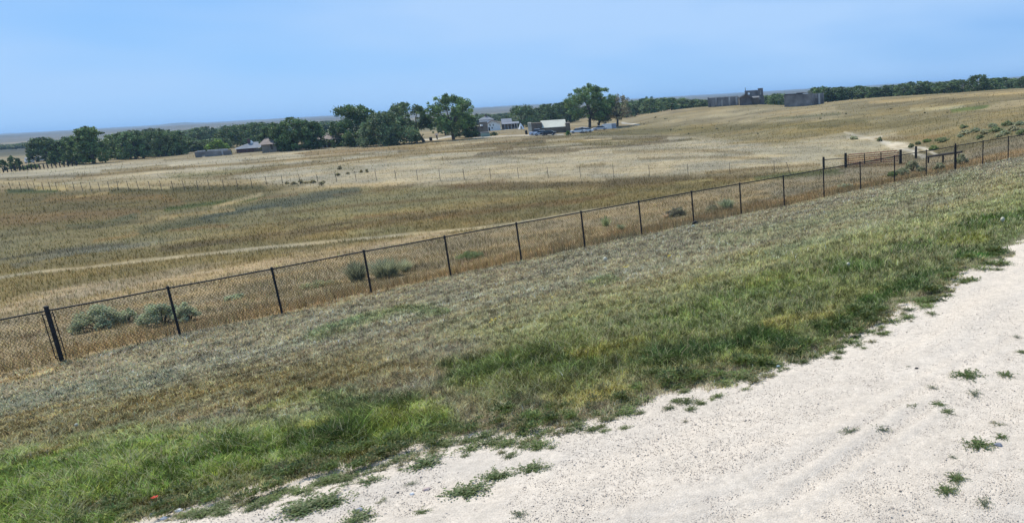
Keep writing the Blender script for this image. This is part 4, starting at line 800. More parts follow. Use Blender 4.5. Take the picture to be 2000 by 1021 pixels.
# tan house with brown hip roof
e, Lx, dz = frame(513, 298, 532, 297, 'hip_roof_house', 'tan plastered house with a brown pyramid roof left of the shade trees'); h_ = H(e, 1, 282); hr = H(e, Lx*.5, 270.5, 4)
wall(MB(), 0, Lx, 0, 8, -.5, h_).build('wall', tan, e); MB().box(Lx*.6, Lx*.75, -.05, -.002, .8, 2.2).build('window', glass, e)
o = MB(); o.add([(-.6, -.6, h_+.003), (Lx+.6, -.6, h_+.003), (Lx+.6, 8.6, h_+.003), (-.6, 8.6, h_+.003), (Lx*.5-.3, 4, hr+.3), (Lx*.5+.3, 4, hr+.3)], [(0, 3, 2, 1), (0, 1, 5, 4), (1, 2, 5), (2, 3, 4, 5), (3, 0, 4)]); o.build('roof', brroof, e)
# long verandah building under the trees
e, Lx, dz = frame(536, 296.5, 629, 288, 'verandah_building', 'long two-storey verandah building almost hidden in the shade of the dark tree clump'); e.location = e.location+Vector((0, 9, 0)); h_ = H(e, Lx*.9, 270.5)
wall(MB(), 0, Lx, 2.5, 9, -.5, h_*.94, [(Lx*k, Lx*k+1.2, 1, 2.4) for k in (.1, .2, .3, .4, .5, .6, .7, .8)]).build('wall', adobe_l, e); MB().prism([(-.3, h_*.9), (-.3, h_*.9+.2), (5.7, h_+1.8), (9.4, h_*.95), (9.4, h_*.95-.2), (5.7, h_+1.6)], -.3, Lx+.3, 'x').build('roof', brroof, e)
MB().box(0, Lx, 0, 2.49, h_*.47, h_*.47+.25).build('upper_deck', brroof, e)
for k in range(13): MB().box(Lx*k/12-.1, Lx*k/12+.1, 0, .2, -.5, h_*.9).build('verandah_post', white if k < 9 else tan, e)
# white tent
P = at(700, 284.5); h_ = z_at(P, 277.5); w_ = px2m(P, 12); e = empty('tent', P, math.atan2(-P.x, P.y), 'small white ridge tent in the shade of the small dark tree', 'tent'); MB().prism([(-w_/2, 0), (w_/2, 0), (w_*.1, h_)], 0, 4, 'y').build('canvas', white, e); MB().prism([(-.3, .02), (.5, .02), (.2, h_*.6)], -.03, -.005, 'y').build('door_flap', adobe_l, e)
# hospital ruin
e, Lx, dz = frame(1386, 208.3, 1446, 205, 'hospital_ruin', 'long roofless grey ruin wall with tall narrow openings, left of the gabled stone house', 'ruin', D=305); h_ = H(e, 1, 190.5)*.94; s = Lx/60.
hs = [(15.2*s, 17.4*s, .6, h_), (27*s, 29*s, .0, h_*.75), (41.5*s, 43.6*s, .3, h_), (55*s, 57.8*s, .3, h_*.98)]
wall(MB(), 2.6*s, 60*s, .3, .9, -.6, h_, hs).build('front_wall', greyst, e); MB().box(0, 2.6*s-.01, 0, 1.6, -.6, h_*1.08).build('corner_pier', greyst, e); wall(MB(), 6*s, 14*s, -.8, .28, -.6, h_*.85).build('projecting_bay', greyst, e)
wall(MB(), 1, 60*s, 9, 9.6, -.6, h_*1.10, [(30*s, 32*s, .5, 2.5)]).build('rear_wall', greyl, e)
for a, b in ((2.7, 15.1), (17.5, 41.4), (43.7, 54.9)): MB().box(a*s, b*s, .27, .93, h_+.003, h_+.16).build('pale_top_strip', greyl, e)  # paler strip along the front wall top
for x in (12, 22, 34, 47): MB().box(x*s, x*s+.5, .91, 8.9, -.6, h_*.9).build('cross_wall', greyl, e)
for a, b, z0, z1 in hs: MB().box(a-.22, a-.003, .16, .297, z0, min(z1, h_*.95)).build('lit_lime_jamb', greyl, e)  # pale lime strips paint the sunlit edges of the openings
e, Lx, dz = frame(1447, 205.3, 1471, 204.3, 'gabled_stone_house', 'small dark stone house with a low gable roof before the tall ruined block', D=296); h_ = H(e, 1, 191); hr = H(e, Lx*.5, 184.5); D_ = 11
wall(MB(), 0, Lx, 0, D_, -.6, h_*.97).build('wall', mat('dark_grey_stone', (.13, .115, .11), .95, .3, .5), e); MB().prism([(.02, h_*.97), (Lx-.02, h_*.97), (Lx*.5, hr)], .02, D_-.02, 'y').build('gable_wall', adobe, e)
gable(MB(), 0, Lx, 0, D_, h_, hr+.2, .7, .25, 'y').build('roof', brroof, e); wall(MB(), Lx+.01, Lx+3.2, 4, D_, -.6, h_*.9, []).build('side_annex', adobe, e)
MB().prism([(3.8, h_*.92), (D_+.2, h_*.92), (7.3, h_+.4)], Lx+.3, Lx+3.4, 'x').build('annex_roof', mat('grey_tin', (.13, .13, .13), .6, .15, 1), e)
e, Lx, dz = frame(1474, 204, 1496, 203, 'ruined_block', 'tallest ruined grey masonry block right of the gabled stone house', 'ruin', D=300); x0 = -px2m(e.location, 16); ht = H(e, 0, 174.2, 6); h2_ = H(e, Lx*.8, 188)
wall(MB(), x0, Lx*.45, 9, 9.7, -.6, ht-.6, [(x0+1.2, x0+2.1, ht*.66, ht*.8)]).build('rear_wall', greyst, e); wall(MB(), Lx*.45+.01, Lx*.92, 7, 9.6, -.6, ht+.3, [(Lx*.62, Lx*.74, ht*.62, ht*.93)]).build('tower_wall', greyst, e); MB().box(Lx*.60, Lx*.76, 7.3, 7.5, ht*.6, ht*.95).build('window', greyl, e)  # pale panel in the tower slot stands for its sunlit edge
wall(MB(), .3, Lx, 3, 3.6, -.6, h2_, [(1.0, 1.8, .8, 2.9), (2.6, 3.4, .8, 2.9)]).build('front_wall', greyst, e)
for a in (.8, 2.4): MB().box(a, a+.19, 2.9, 2.997, .7, 3.0).build('lit_window_jamb', greyl, e)  # pale jambs and window fills colour in the sunlit edges
MB().box(1.0, 1.78, 3.25, 3.35, .8, 2.9).build('window', greyl, e); MB().box(2.62, 3.38, 3.25, 3.35, 1.9, 2.9).build('window', greyl, e)
MB().box(x0, x0+.6, 4, 8.9, -.6, ht-.5).build('end_wall', greyst, e); MB().box(Lx-.6, Lx, 3.61, 8, -.6, h2_*.8).build('end_wall', greyst, e); MB().box(x0-.02, Lx*.44, 8.9, 9.8, ht-.597, ht-.35).build('coping', greyl, e)
o = MB(); o.tube([(x0+.3, 6, ht-.5), (x0+.3, 6, ht+.9)], .12, 5); o.build('stub_post', wood, e)
e, Lx, dz = frame(1534, 207.6, 1588, 203.3, 'square_stone_ruin', 'isolated windowless grey concrete block ruin standing alone on the grass of the rise', 'ruin', D=272, k=.99); h_ = H(e, 1, 185); h2_ = H(e, Lx-1, 182.5)
wall(MB(), 0, Lx, 0, 1.0, -.6, h_).build('front_wall', greyst, e); MB().box(.2, Lx*.66, .12, .9, h_+.003, h_+.28).build('wall_top', darkg, e); MB().box(Lx*.45, Lx+.0, .2, .8, h_+.285, h_+.55).build('wall_top', greyst, e)
MB().box(0, .9, 1.01, 11, -.6, h_*.93).build('end_wall', greyst, e); wall(MB(), .91, Lx+2.2, 10.2, 11, -.6, h_*.98).build('rear_wall', greyst, e); MB().box(Lx-.9, Lx, 1.01, 10.1, -.6, h_*.9).build('end_wall', greyst, e)
MB().box(Lx+1.4, Lx+2.0, 4.5, 5.1, -.6, h_*.95).build('leaning_pillar', greyl, e); MB().box(Lx+.01, Lx+2.3, 5.2, 5.8, -.6, h_*.6).build('side_stub', greyst, e)
# small far things at the left
P = gpt(64, 400); e = empty('blue_shed', P, R(-35), 'small blue shed with a white roof behind the shrubs at the far left', 'shed'); h_ = 2.6; MB().box(0, 7, 0, 5, -.3, h_).build('wall', mat('blue_paint', (.10, .22, .36), .6, .1, 1), e); gable(MB(), 0, 7, 0, 5, h_, h_+1.0, .3, .15).build('roof', whroof, e)
P = at(1, 1) if False else gpt(655.5, 330); h_ = z_at(P, 244); e = empty('utility_pole', P, 0, 'pale slim utility pole standing in the gap left of the very large round tree', 'utility pole'); o = MB(); o.tube([(0, 0, -.3), (0, 0, h_)], [.2, .13], 7); o.build('pole', adobe_l, e); MB().box(-.9, .9, -.06, .06, h_-.8, h_-.65).build('crossarm', wood, e)
P = at(854, 271.5); h_ = z_at(P, 261); w_ = px2m(P, 6); e = empty('information_sign', P, 0, 'small brown information board on one leg beside the paved loop', 'sign'); MB().prism([(-.3, h_*.72), (.3, h_), (.3, h_+.08), (-.3, h_*.72+.08)], -w_/2, w_/2, 'x').build('board', brroof, e); MB().box(-.16, .16, -.12, .12, -.2, h_*.8).build('leg', darkg, e)
P = at(842, 274.8); e = empty('trash_bin', P, 0, 'squat dark bin at the edge of the paved loop right of the leaning trunk', 'bin'); o = MB(); o.tube([(0, 0, 0), (0, 0, .9)], [.42, .48], 9); o.build('bin_body', darkg, e); o = MB(); o.tube([(0, 0, .91), (0, 0, 1.1), (0, 0, 1.2)], [.5, .4, .1], 9); o.build('lid', wood, e)
P = at(1028.5, 262.5); e = empty('trash_bin', P, 0, 'small dark upright bin on the pale path left of the adobe building', 'bin'); o = MB(); o.tube([(0, 0, 0), (0, 0, 1.2)], [.35, .4], 9); o.build('bin_body', darkg, e); o = MB(); o.tube([(0, 0, 1.21), (0, 0, 1.4)], [.42, .2], 9); o.build('lid', darkg, e)
# cars
tyre = mat('tyre_rubber', (.02, .02, .02), .9, .1, 2); rimm = mat('alloy_rim', (.4, .4, .42), .35, .05, 2, metal=.8)
def car(px, py, col, head, label, kind='sedan'):
    paintm = mat('car_paint', col, .3, .03, 1, spec=.6); P = at(px, py); e = empty('parked_car', P, R(head), label, 'car', 'cars parked by the buildings')
    L_, W_ = (4.6, 1.8) if kind == 'sedan' else (4.8, 1.95); top = 1.42 if kind == 'sedan' else 1.75; bt = .9 if kind == 'sedan' else 1.05
    pr = [(-L_/2, .45), (-L_/2+.05, .75), (-L_/2+.2, bt), (-.9, bt+.03), (1.3, bt+.05), (L_/2-.15, bt), (L_/2, .8), (L_/2, .4), (L_/2-.1, .28), (-L_/2+.1, .28)]
    o = MB(); o.prism([(a, b) for a, b in pr][::-1], -W_/2, W_/2, 'y'); bd = o.build('body', paintm, e); md = bd.modifiers.new('b', 'BEVEL'); md.width = .06; md.segments = 2
    cab = [(-1.35, bt), (-.65, top), (.95, top), (1.75 if kind == 'sedan' else 2.2, bt)]; o = MB()
    A_ = [(x, -W_/2+.06+(.14 if z > bt else 0), z+.01) for x, z in cab]; B_ = [(x, W_/2-.06-(.14 if z > bt else 0), z+.01) for x, z in cab]; o.add(A_+B_, [(0, 1, 2, 3)[::-1], (4, 5, 6, 7), (0, 1, 5, 4), (1, 2, 6, 5), (2, 3, 7, 6), (3, 0, 4, 7)]); cb = o.build('cabin_glass', glass, e)
    MB().box(-.68, .98, -W_/2+.16, W_/2-.16, top+.012, top+.06).build('roof_panel', paintm, e)
    for x in (-1.4, 1.4):
        for sgn in (-1, 1):
            o = MB(); o.tube([(x, sgn*(W_/2-.2), .33), (x, sgn*(W_/2+.02), .33)], .33, 14); wl = o.build('wheel', tyre, e); o = MB(); o.tube([(x, sgn*(W_/2+.022), .33), (x, sgn*(W_/2+.035), .33)], .19, 10); o.build('rim', rimm, wl)
    for sgn in (-1, 1): MB().box(-L_/2-.02, -L_/2+.05, sgn*.65-.15, sgn*.65+.15, .6, .74).build('headlight', rimm, e); MB().box(L_/2-.04, L_/2+.02, sgn*.65-.15, sgn*.65+.15, .6, .74).build('taillight', red, e)
car(1049.5, 263.2, (.42, .48, .60), 18, 'pale silver-blue car parked behind the black one before the adobe building', 'suv')
car(1058, 264.2, (.38, .44, .52), 12, 'silver car between the pale blue and the black car before the adobe building')
car(1071, 263.8, (.012, .014, .02), 5, 'black car parked close to the adobe building wall')
car(1129, 259.6, (.72, .73, .74), 8, 'white car leftmost of the pair on the grass left of the tallest cottonwood')
car(1137, 257.4, (.60, .61, .62), 12, 'light grey car half hidden between the two white cars')
car(1144.5, 258.4, (.74, .75, .76), 8, 'white car rightmost of the pair left of the tallest cottonwood')
car(1172, 254.2, (.5, .5, .52), 14, 'pale car half hidden at the left end of the storage container')
for i, (px, D, lab) in enumerate([(38, 330, 'white pickup parked far off at the left behind the shrubs'), (60, 345, 'white car beside the small blue shed at the far left')]):
    car(px, 308, (.75, .76, .78), -40, lab, 'suv'); bpy.context.view_layer.update(); o = [q for q in COL.objects if q.get('label') == lab][0]; o.location = gpt(px, D)
# ------------------------------------------------------------------ bushes, weeds, small things
sage_m = attr_mat('sage_leaves', rough=.9, trans=.35, spec=.1)
def sage(px, py, wpx, hpx, label, seed, base=(.20, .245, .185), n=5200, leaf=None, name='sagebrush', group=None):
    P = at(px, py); wd = px2m(P, wpx); h = max(z_at(P, py-hpx), .15); rg = np.random.default_rng(seed); base = np.array(base)*2.1*np.array([1.18, 1, .82]); K = 26; Cs = []; Rs = []
    for i in range(K):
        a = rg.uniform(0, 6.28); q = math.sqrt(rg.uniform(0, 1)); r_ = wd*rg.uniform(.07, .16); zz = (h-r_*.8)*(1-.75*q*q)*rg.uniform(.65, 1.0)
        Cs.append((math.cos(a)*q*wd*.41, math.sin(a)*q*wd*.41, max(zz, r_*.5))); Rs.append(r_)
    V, F, T = cards(np.array(Cs), np.array(Rs), n, leaf or max(.022, px2m(P, 1.5)), rg, base, .35); V[:, 2] = np.maximum(V[:, 2], .0)
    e = empty(name, P, 0, label, 'bush', group); mesh_np('foliage', V, F, T, sage_m, e); st = MB()
    for c in Cs[:8]: st.tube([(0, 0, -.1), Vector(c)*.5+Vector((0, 0, .05)), c], [.03, .02, .01], 4, False)
    st.build('stems', bark, e); return e
def spiky(px, py, wpx, hpx, label, seed, base, n=260, name='bush', cat='bush', wdt=None):
    P = at(px, py); wd = px2m(P, wpx)*1.35; h = max(z_at(P, py-hpx), .2); rg = np.random.default_rng(seed); a = rg.uniform(0, 6.28, n); t = rg.uniform(0, 1, n)**.45
    ln = h*rg.uniform(.7, 1.1, n); ox = rg.normal(size=n)*wd*.08; oy = rg.normal(size=n)*wd*.08; w_ = wdt or px2m(P, 1.2)
    X1 = ox+np.cos(a)*t*wd*.56; Y1 = oy+np.sin(a)*t*wd*.5; Z1 = ln*np.sqrt(np.clip(1-.7*t*t, .1, 1)); tx, ty = -np.sin(a)*w_/2, np.cos(a)*w_/2; z = np.zeros(n)
    V = np.stack([np.stack([ox-tx, oy-ty, z], -1), np.stack([ox+tx, oy+ty, z], -1), np.stack([(ox*.4+X1*.6)+tx*.8, (oy*.4+Y1*.6)+ty*.8, Z1*.7], -1), np.stack([(ox*.4+X1*.6)-tx*.8, (oy*.4+Y1*.6)-ty*.8, Z1*.7], -1), np.stack([X1, Y1, Z1], -1)], 1).reshape(-1, 3)
    i = np.arange(n)[:, None]*5; T = np.array(base)*np.array([1.12, 1, .85])*2.1*(1+.5*(rg.random(n)*2-1))[:, None]; e = empty(name, P, 0, label, cat); mesh_np('leaf_blades', V, [i+np.array([[0, 1, 2, 3]]), i+np.array([[3, 2, 4]])], np.repeat(T, 5, 0), sage_m, e)
    o = MB(); o.tube([(0, 0, -.05), (0, 0, h*.18)], [wd*.06, wd*.03], 6); o.build('crown_base', bark, e); return e
sage(196, 640, 86, 52, 'large pale grey-green sagebrush leftmost behind the chain-link fence, first bay right of the terminal post', 31, n=9000)
sage(247, 628, 46, 30, 'small sagebrush between the two large ones behind the fence', 32, n=4000)
sage(204, 642, 30, 22, 'lowest little sagebrush at the foot of the leftmost large one', 33, n=2200)
sage(318, 632, 80, 46, 'large sagebrush behind the second fence post', 34, n=9000, base=(.18, .23, .175))
sage(368, 626, 52, 38, 'rounded sagebrush right of the second fence post', 35, n=5000)
sage(462, 583, 40, 10, 'flat pale sage tuft behind the third fence bay', 36, n=1800)
sage(620, 560, 60, 14, 'flat pale green tuft behind the fence left of the dark wispy bush', 37, n=2200, base=(.19, .21, .14))
spiky(700, 548, 42, 44, 'dark wispy bush directly left of the fourth fence post', 38, (.11, .13, .095), 420)
spiky(758, 541, 62, 40, 'broad wispy grey bush right of the fourth fence post', 39, (.14, .165, .12), 620)
spiky(793, 530, 28, 26, 'pale outer tuft at the right end of the broad wispy bush', 40, (.20, .23, .16), 200)
sage(918, 505, 62, 16, 'low dark green patch bush behind the fifth fence bay', 41, n=2200, base=(.11, .15, .08))
spiky(1184, 441, 20, 22, 'upright spiky yucca behind the fence bay at mid picture', 42, (.15, .19, .11), 90, 'yucca', 'yucca')
spiky(1213, 448, 18, 14, 'smaller spiky yucca right of the upright one', 43, (.14, .17, .12), 70, 'yucca', 'yucca')
sage(1320, 422, 46, 20, 'dark grey twiggy bush just left of the post with the litter', 44, n=2600, base=(.11, .12, .095)); spiky(1302, 425, 20, 12, 'pale dry twiggy tuft beside the dark grey bush', 45, (.26, .23, .18), 120)
spiky(1420, 407, 32, 22, 'rounded spiky blue-green yucca behind the fence left of mid-right posts', 46, (.14, .18, .13), 220, 'yucca', 'yucca'); sage(1392, 410, 30, 12, 'low grey bush left of the rounded yucca', 47, n=1400, base=(.15, .165, .125))
for i, (px, py, wp, hp_, lab) in enumerate([(1782, 334, 36, 24, 'rounded dark sagebrush between the red gate and the lone post'), (1762, 342, 34, 18, 'sagebrush in front of the rounded one beside the red gate'), (1744, 346, 26, 14, 'small green bush hugging a fence post below the red gate'),
        (1800, 336, 22, 12, 'small grey sagebrush right of the rounded dark one by the gate'), (1878, 322, 30, 24, 'pale blue-grey sagebrush right of the thick terminal post on the right'), (1836, 331, 26, 14, 'grey sagebrush under the dark log rail'), (1652, 366, 34, 8, 'flat grey sage tuft behind the fence below the gate'),
        (1780, 288, 12, 9, 'dark small bush at the left rim of the dirt track'), (1823, 293, 20, 11, 'dark green bush at the right rim of the dirt track end'), (1718, 276, 10, 10, 'tiny dark bush on the bend of the dirt track'), (1793, 282, 12, 7, 'little dark bush above the dirt track'),
        (1668, 272, 16, 8, 'grey bush at the upper left end of the dirt track'), (1842, 276, 32, 9, 'wide low green bush left of the sage slope'), (1812, 277, 20, 6, 'flat dark green bush beside the wide low one')]):
    sage(px, py, wp, hp_, lab, 200+i, n=1700, base=[(.15, .18, .135), (.17, .20, .15), (.09, .13, .06), (.10, .13, .08)][[0, 0, 2, 1, 1, 0, 1, 3, 2, 3, 3, 1, 3, 2][i]])
ss = [(1885, 262, 26), (1905, 258, 22), (1924, 261, 26), (1946, 257, 28), (1962, 263, 24), (1980, 255, 28), (1996, 262, 26), (1938, 248, 20), (1968, 245, 24), (1992, 244, 22), (1882, 250, 18), (1950, 268, 20), (1915, 270, 18), (1875, 268, 16), (2020, 258, 30), (2035, 246, 24)]
for i, (px, py, wp) in enumerate(sorted(ss)): sage(px, py, wp, wp*.42, ORD[i]+' from the left: grey-green sagebrush in the patch on the right-hand slope', 300+i, n=1500, base=[(.15, .185, .14), (.11, .145, .09), (.18, .20, .15)][i % 3], group='sagebrush patch on the right slope')
db = [(1405, 243), (1376, 238), (1320, 226), (1300, 232), (1285, 236), (1268, 240), (1310, 238), (1280, 230), (1258, 243), (1335, 231), (1548, 214), (1602, 232), (1605, 223), (1649, 207), (1652, 223), (1740, 221), (1820, 252), (1850, 220), (1806, 221), (1310, 254), (1328, 253), (1352, 251), (1372, 250), (1345, 262), (1400, 252), (1480, 262), (1692, 236), (1604, 245), (1740, 213)]
for i, (px, py) in enumerate(sorted(db)[::2]): sage(px, py, 3+(i*7) % 5, 2+(i*5) % 2, ORD[i]+' from the left: tiny dark bush on the dry grass of the rise', 340+i, n=260, base=(.14, .145, .10), leaf=.12, group='tiny bushes on the rise')
fb = [(561, 359, 8), (574, 360, 12), (588, 358, 10), (600, 357, 16), (612, 357, 12), (632, 357, 8), (660, 343, 10), (664, 331, 9), (628, 362, 10), (706, 337, 6), (717, 337, 6), (680, 340, 6)]
for i, (px, py, wp) in enumerate(sorted(fb)): sage(px, py, wp, 5+(i % 3)*2, ORD[i]+' from the left: small dark green bush along the wire fence', 380+i, n=420, base=(.17, .175, .12), leaf=.09, group='small bushes along the wire fence')
# weeds on the road and its edge
weed_m = attr_mat('weed_leaves', rough=.55, trans=.3, spec=.3)
def weed_mesh(seed, n=170, r_=.5, base=(.07, .115, .04)):
    rg = np.random.default_rng(seed); V = []; F = []; T = []; k = 0
    for j in range(int(n/10)):
        a = rg.uniform(0, 6.28); L_ = r_*rg.uniform(.3, 1.); bx = rg.normal(0, .06*r_); by = rg.normal(0, .12*r_); cv = rg.uniform(-.9, .9)
        for q in range(10):
            t = (q+1)/10.; aa = a+cv*t; x = bx+math.cos(aa)*L_*t; y = by+math.sin(aa)*L_*t; z = .01+.07*r_*math.sin(t*3.0)*rg.uniform(.4, 1.6)
            la = aa+rg.choice([-1, 1])*rg.uniform(.4, 1.4); l = .09*r_*rg.uniform(.8, 1.5); w_ = l*.34; dx, dy = math.cos(la), math.sin(la); up_ = rg.uniform(-.1, .7)*l
            V += [(x, y, z), (x+dx*l*.5-dy*w_, y+dy*l*.5+dx*w_, z+up_*.6), (x+dx*l, y+dy*l, z+up_), (x+dx*l*.5+dy*w_, y+dy*l*.5-dx*w_, z+up_*.6)]; F.append((k, k+1, k+2, k+3)); k += 4
            T += [np.array(base)*rg.uniform(.6, 1.5)*np.array([rg.uniform(.85, 1.4), 1, 1])]*4
    return np.array(V), np.array(F), np.array(T)
WP = [mesh_np('leaves', *weed_mesh(900+i, n_, 1., bs), weed_m, link=False).data for i, (n_, bs) in enumerate([(420, (.085, .125, .035)), (620, (.08, .125, .035)), (240, (.09, .12, .06)), (160, (.12, .14, .06)), (800, (.08, .125, .035))])]
def weed_stem(): 
    o = MB(); 
    for k in range(6): o.tube([(0, 0, .0), (math.cos(k*1.05)*.4, math.sin(k*1.05)*.4, .03), (math.cos(k*1.05+.2)*.8, math.sin(k*1.05+.2)*.8, .015)], [.008, .006, .003], 3, False)
    q = o.build('stems', mat('green_stem', (.10, .11, .05), .8, .2, 3)); COL.objects.unlink(q); return q.data
WS = weed_stem()
def weed(px, py, wpx, kind, label, group=None, hs=1.):
    P = at(px, py); s_ = px2m(P, wpx)/2/.8; e = empty('weed', P, random.uniform(0, 6.28), label, 'weed', group); e.scale = (s_, s_, s_*hs*.75)
    for nm, me in (('leaves', WP[kind]), ('stems', WS)): o = bpy.data.objects.new(nm, me); COL.objects.link(o); o.parent = e
big = [(830, 906, 76, 1, 'spreading green weed on the white gravel just below the grass edge, alone at mid left'), (720, 940, 62, 0, 'thin green weed left of the lone spreading one on the gravel edge'), (640, 980, 90, 4, 'largest dense green weed patch on the gravel at bottom left'),
       (590, 995, 90, 4, 'green weed patch adjoining the largest one on its left'), (910, 962, 84, 4, 'dense dark green weed in the road, left one of the central pair'), (970, 930, 66, 4, 'dense green weed right one of the central pair'), (1040, 915, 60, 1, 'thinner weed trailing right of the central pair'),
       (745, 978, 30, 3, 'small grassy tuft below the thin green weed'), (825, 1000, 36, 0, 'small weed near the bottom edge below the central pair'), (700, 1012, 70, 1, 'weed clump cut by the bottom edge of the picture'), (805, 943, 26, 2, 'small sparse weed right of the thin green weed'), (1015, 1004, 40, 2, 'grey-green small weed alone at bottom middle'),
       (1888, 733, 58, 1, 'wide low weed on the right side of the road, upper of the right group'), (1965, 732, 40, 0, 'weed near the right picture edge beside the wide low one'), (1832, 791, 34, 1, 'upper weed of the small pair in the middle of the road'), (1848, 804, 34, 0, 'lower weed of the small pair in the middle of the road'),
       (1780, 792, 28, 3, 'small spiky grass tuft alone in the road'), (1658, 842, 38, 2, 'flat sparse weed at the end of the tyre rut'), (1718, 837, 40, 2, 'flat sparse weed right of the one at the rut end'), (1912, 868, 56, 1, 'long weed beside the bluish stone'), (1955, 853, 34, 0, 'weed just above the bluish stone'), (1946, 827, 30, 3, 'small grassy tuft above the weed by the stone'),
       (1868, 934, 42, 1, 'weed upper of the tight pair at lower right'), (1848, 957, 44, 1, 'weed lower of the tight pair at lower right'), (1922, 981, 40, 2, 'sparse weed lowest at the right corner'), (1995, 687, 26, 0, 'weed cut by the right picture edge'), (1985, 657, 20, 2, 'small weed highest at the right edge'),
       (1903, 768, 36, 2, 'thin trailing weed below the wide low one'), (1820, 756, 24, 2, 'tiny weed left of the trailing one'), (1998, 918, 22, 3, 'tuft at the right edge beside the pair at lower right'), (1860, 892, 18, 2, 'tiny weed under the long weed'), (1775, 715, 10, 2, 'speck of a weed high in the road'),
       (1500, 705, 34, 2, 'small weed off the grass tip at mid right'), (1850, 577, 34, 0, 'weed fringe on the gravel left of the far right edge grass'), (1865, 551, 20, 0, 'little weed at the far grass edge')]
for px, py, wp, kd, lab in big: weed(px, py, wp, kd, lab)
rgw = random.Random(4); GV, GF, GT = [], [], []; gk_ = 0; PR_ = [weed_mesh(940+i, n_, 1., bs) for i, (n_, bs) in enumerate([(300, (.095, .135, .035)), (420, (.075, .11, .03)), (200, (.12, .13, .05)), (520, (.08, .12, .03))])]
EX = [20, 320, 500, 740, 900, 1060, 1260, 1400, 1560, 1700, 1850, 1960]; EY = [1035, 1012, 972, 908, 850, 842, 768, 742, 694, 644, 560, 498]
for i in range(470):                        # low ground cover thinning out from the turf onto the gravel
    x = rgw.uniform(20, 1960); y = float(np.interp(x, EX, EY)); big_ = 900 < x < 1480; off = rgw.gauss(0, 1); inside = i % 5 < 2
    if x < 320 and not inside: continue
    y += -abs(off)*24 if inside else abs(off)*(28 if big_ else 13); P = at(x+rgw.uniform(-8, 8), y); s_ = px2m(P, rgw.uniform(16, 46))/1.3; v_, f_, t_ = PR_[rgw.randrange(4)]
    a = rgw.uniform(0, 6.28); ca, sa = math.cos(a), math.sin(a); zs = 2.4 if inside else 1.1
    if not inside and abs(off) > 1.1: s_ *= .6
    GV.append(np.stack([P.x+(v_[:, 0]*ca-v_[:, 1]*sa)*s_, P.y+(v_[:, 0]*sa+v_[:, 1]*ca)*s_, P.z+v_[:, 2]*s_*zs+(.02 if inside else 0)], 1)); GF.append(f_+gk_); GT.append(t_*rgw.uniform(.8, 1.6)); gk_ += len(v_)
tag(mesh_np('ground_cover', np.concatenate(GV), np.concatenate(GF), np.concatenate(GT), weed_m), kind='stuff', label='low green weeds covering the ragged edge between turf and white gravel')
stone_l = [(702, 995, 16, 7, (.24, .25, .29), 'flat blue-grey stone at the bottom of the gravel edge'), (1950, 869, 16, 8, (.17, .18, .21), 'bluish stone beside the long weed on the right'), (805, 964, 9, 5, (.6, .6, .6), 'small white stone in the gravel near the central weeds'), (777, 961, 6, 5, (.08, .08, .08), 'small black stone left of the white one'),
           (833, 955, 14, 6, (.42, .33, .30), 'pinkish flat stone near the central weeds'), (994, 886, 6, 5, (.06, .06, .06), 'black pebble above the central weed pair'), (1520, 716, 10, 5, (.25, .32, .36), 'small blue-green stone just off the grass tip'), (1790, 719, 7, 5, (.03, .03, .03), 'black pebble high in the middle of the road'),
           (300, 1004, 15, 9, (.5, .47, .43), 'pale stone on the rubble corner at bottom left'), (332, 1000, 10, 9, (.10, .09, .08), 'dark stone on the rubble corner at bottom left'), (350, 997, 14, 9, (.62, .6, .58), 'white stone right of the dark one on the rubble corner'), (320, 1012, 12, 8, (.58, .56, .54), 'white stone lowest on the rubble corner')]
for i, (px, py, wp, hp_, c, lab) in enumerate(stone_l):
    P = at(px, py); s_ = px2m(P, wp)/2; rg = np.random.default_rng(50+i); th = np.linspace(0, 2*math.pi, 9, endpoint=False); V = [(0, 0, -s_*.2)]; F = []
    for z, k in ((0., 1.), (.35, .95), (.62, .6)):
        for a in th: q = k*(1+.22*rg.normal()*.6); V.append((math.cos(a)*s_*q, math.sin(a)*s_*.75*q, z*s_*min(hp_/wp*2, 1.1)))
    V.append((0, 0, .68*s_*min(hp_/wp*2, 1.1)))
    for r2 in range(2): F += [(1+r2*9+k, 1+r2*9+(k+1) % 9, 10+r2*9+(k+1) % 9, 10+r2*9+k) for k in range(9)]
    F += [(19+k, 19+(k+1) % 9, 28) for k in range(9)]+[(0, 1+(k+1) % 9, 1+k) for k in range(9)]; o = MB(); o.add(V, F); tag(o.build('stone', mat('stone_surface', c, .85, .2, 40), loc=P), lab, 'stone')
yel = mat('yellow_petal', (.60, .46, .03), .6, .1, 20); redp = mat('red_petal', (.55, .035, .015), .6, .1, 20); puff = mat('white_puffball_skin', (.50, .47, .36), .8, .05, 20); stemm = mat('thin_green_stem', (.08, .13, .04), .8, .1, 20)
def flower(px, py, wpx, m_, label, group=None, nf=1, sp=0.):
    P = at(px, py); s_ = px2m(P, wpx)/2; e = empty('flower', P, 0, label, 'flower', group); rg = random.Random(int(px))
    hh = px2m(P, 9); o = MB(); st = MB()
    for k in range(nf):
        cx, cy = rg.gauss(0, sp*s_), rg.gauss(0, sp*s_*1.5); h_ = hh*rg.uniform(.8, 1.3); st.tube([(cx, cy, 0), (cx, cy, h_)], s_*.08, 3)
        for j in range(5): a = j*1.257+k; o.add([(cx, cy, h_), (cx+math.cos(a-.5)*s_*.7, cy+math.sin(a-.5)*s_*.7, h_+s_*.35), (cx+math.cos(a)*s_, cy+math.sin(a)*s_, h_+s_*.4), (cx+math.cos(a+.5)*s_*.7, cy+math.sin(a+.5)*s_*.7, h_+s_*.35)], [(0, 1, 2, 3)])
    o.build('petals', m_, e); st.build('stem', stemm, e)
flower(116, 978, 9, redp, 'small red flower leftmost in the dark green grass at bottom left'); flower(305, 980, 13, redp, 'larger red flower near the gravel corner at bottom left')
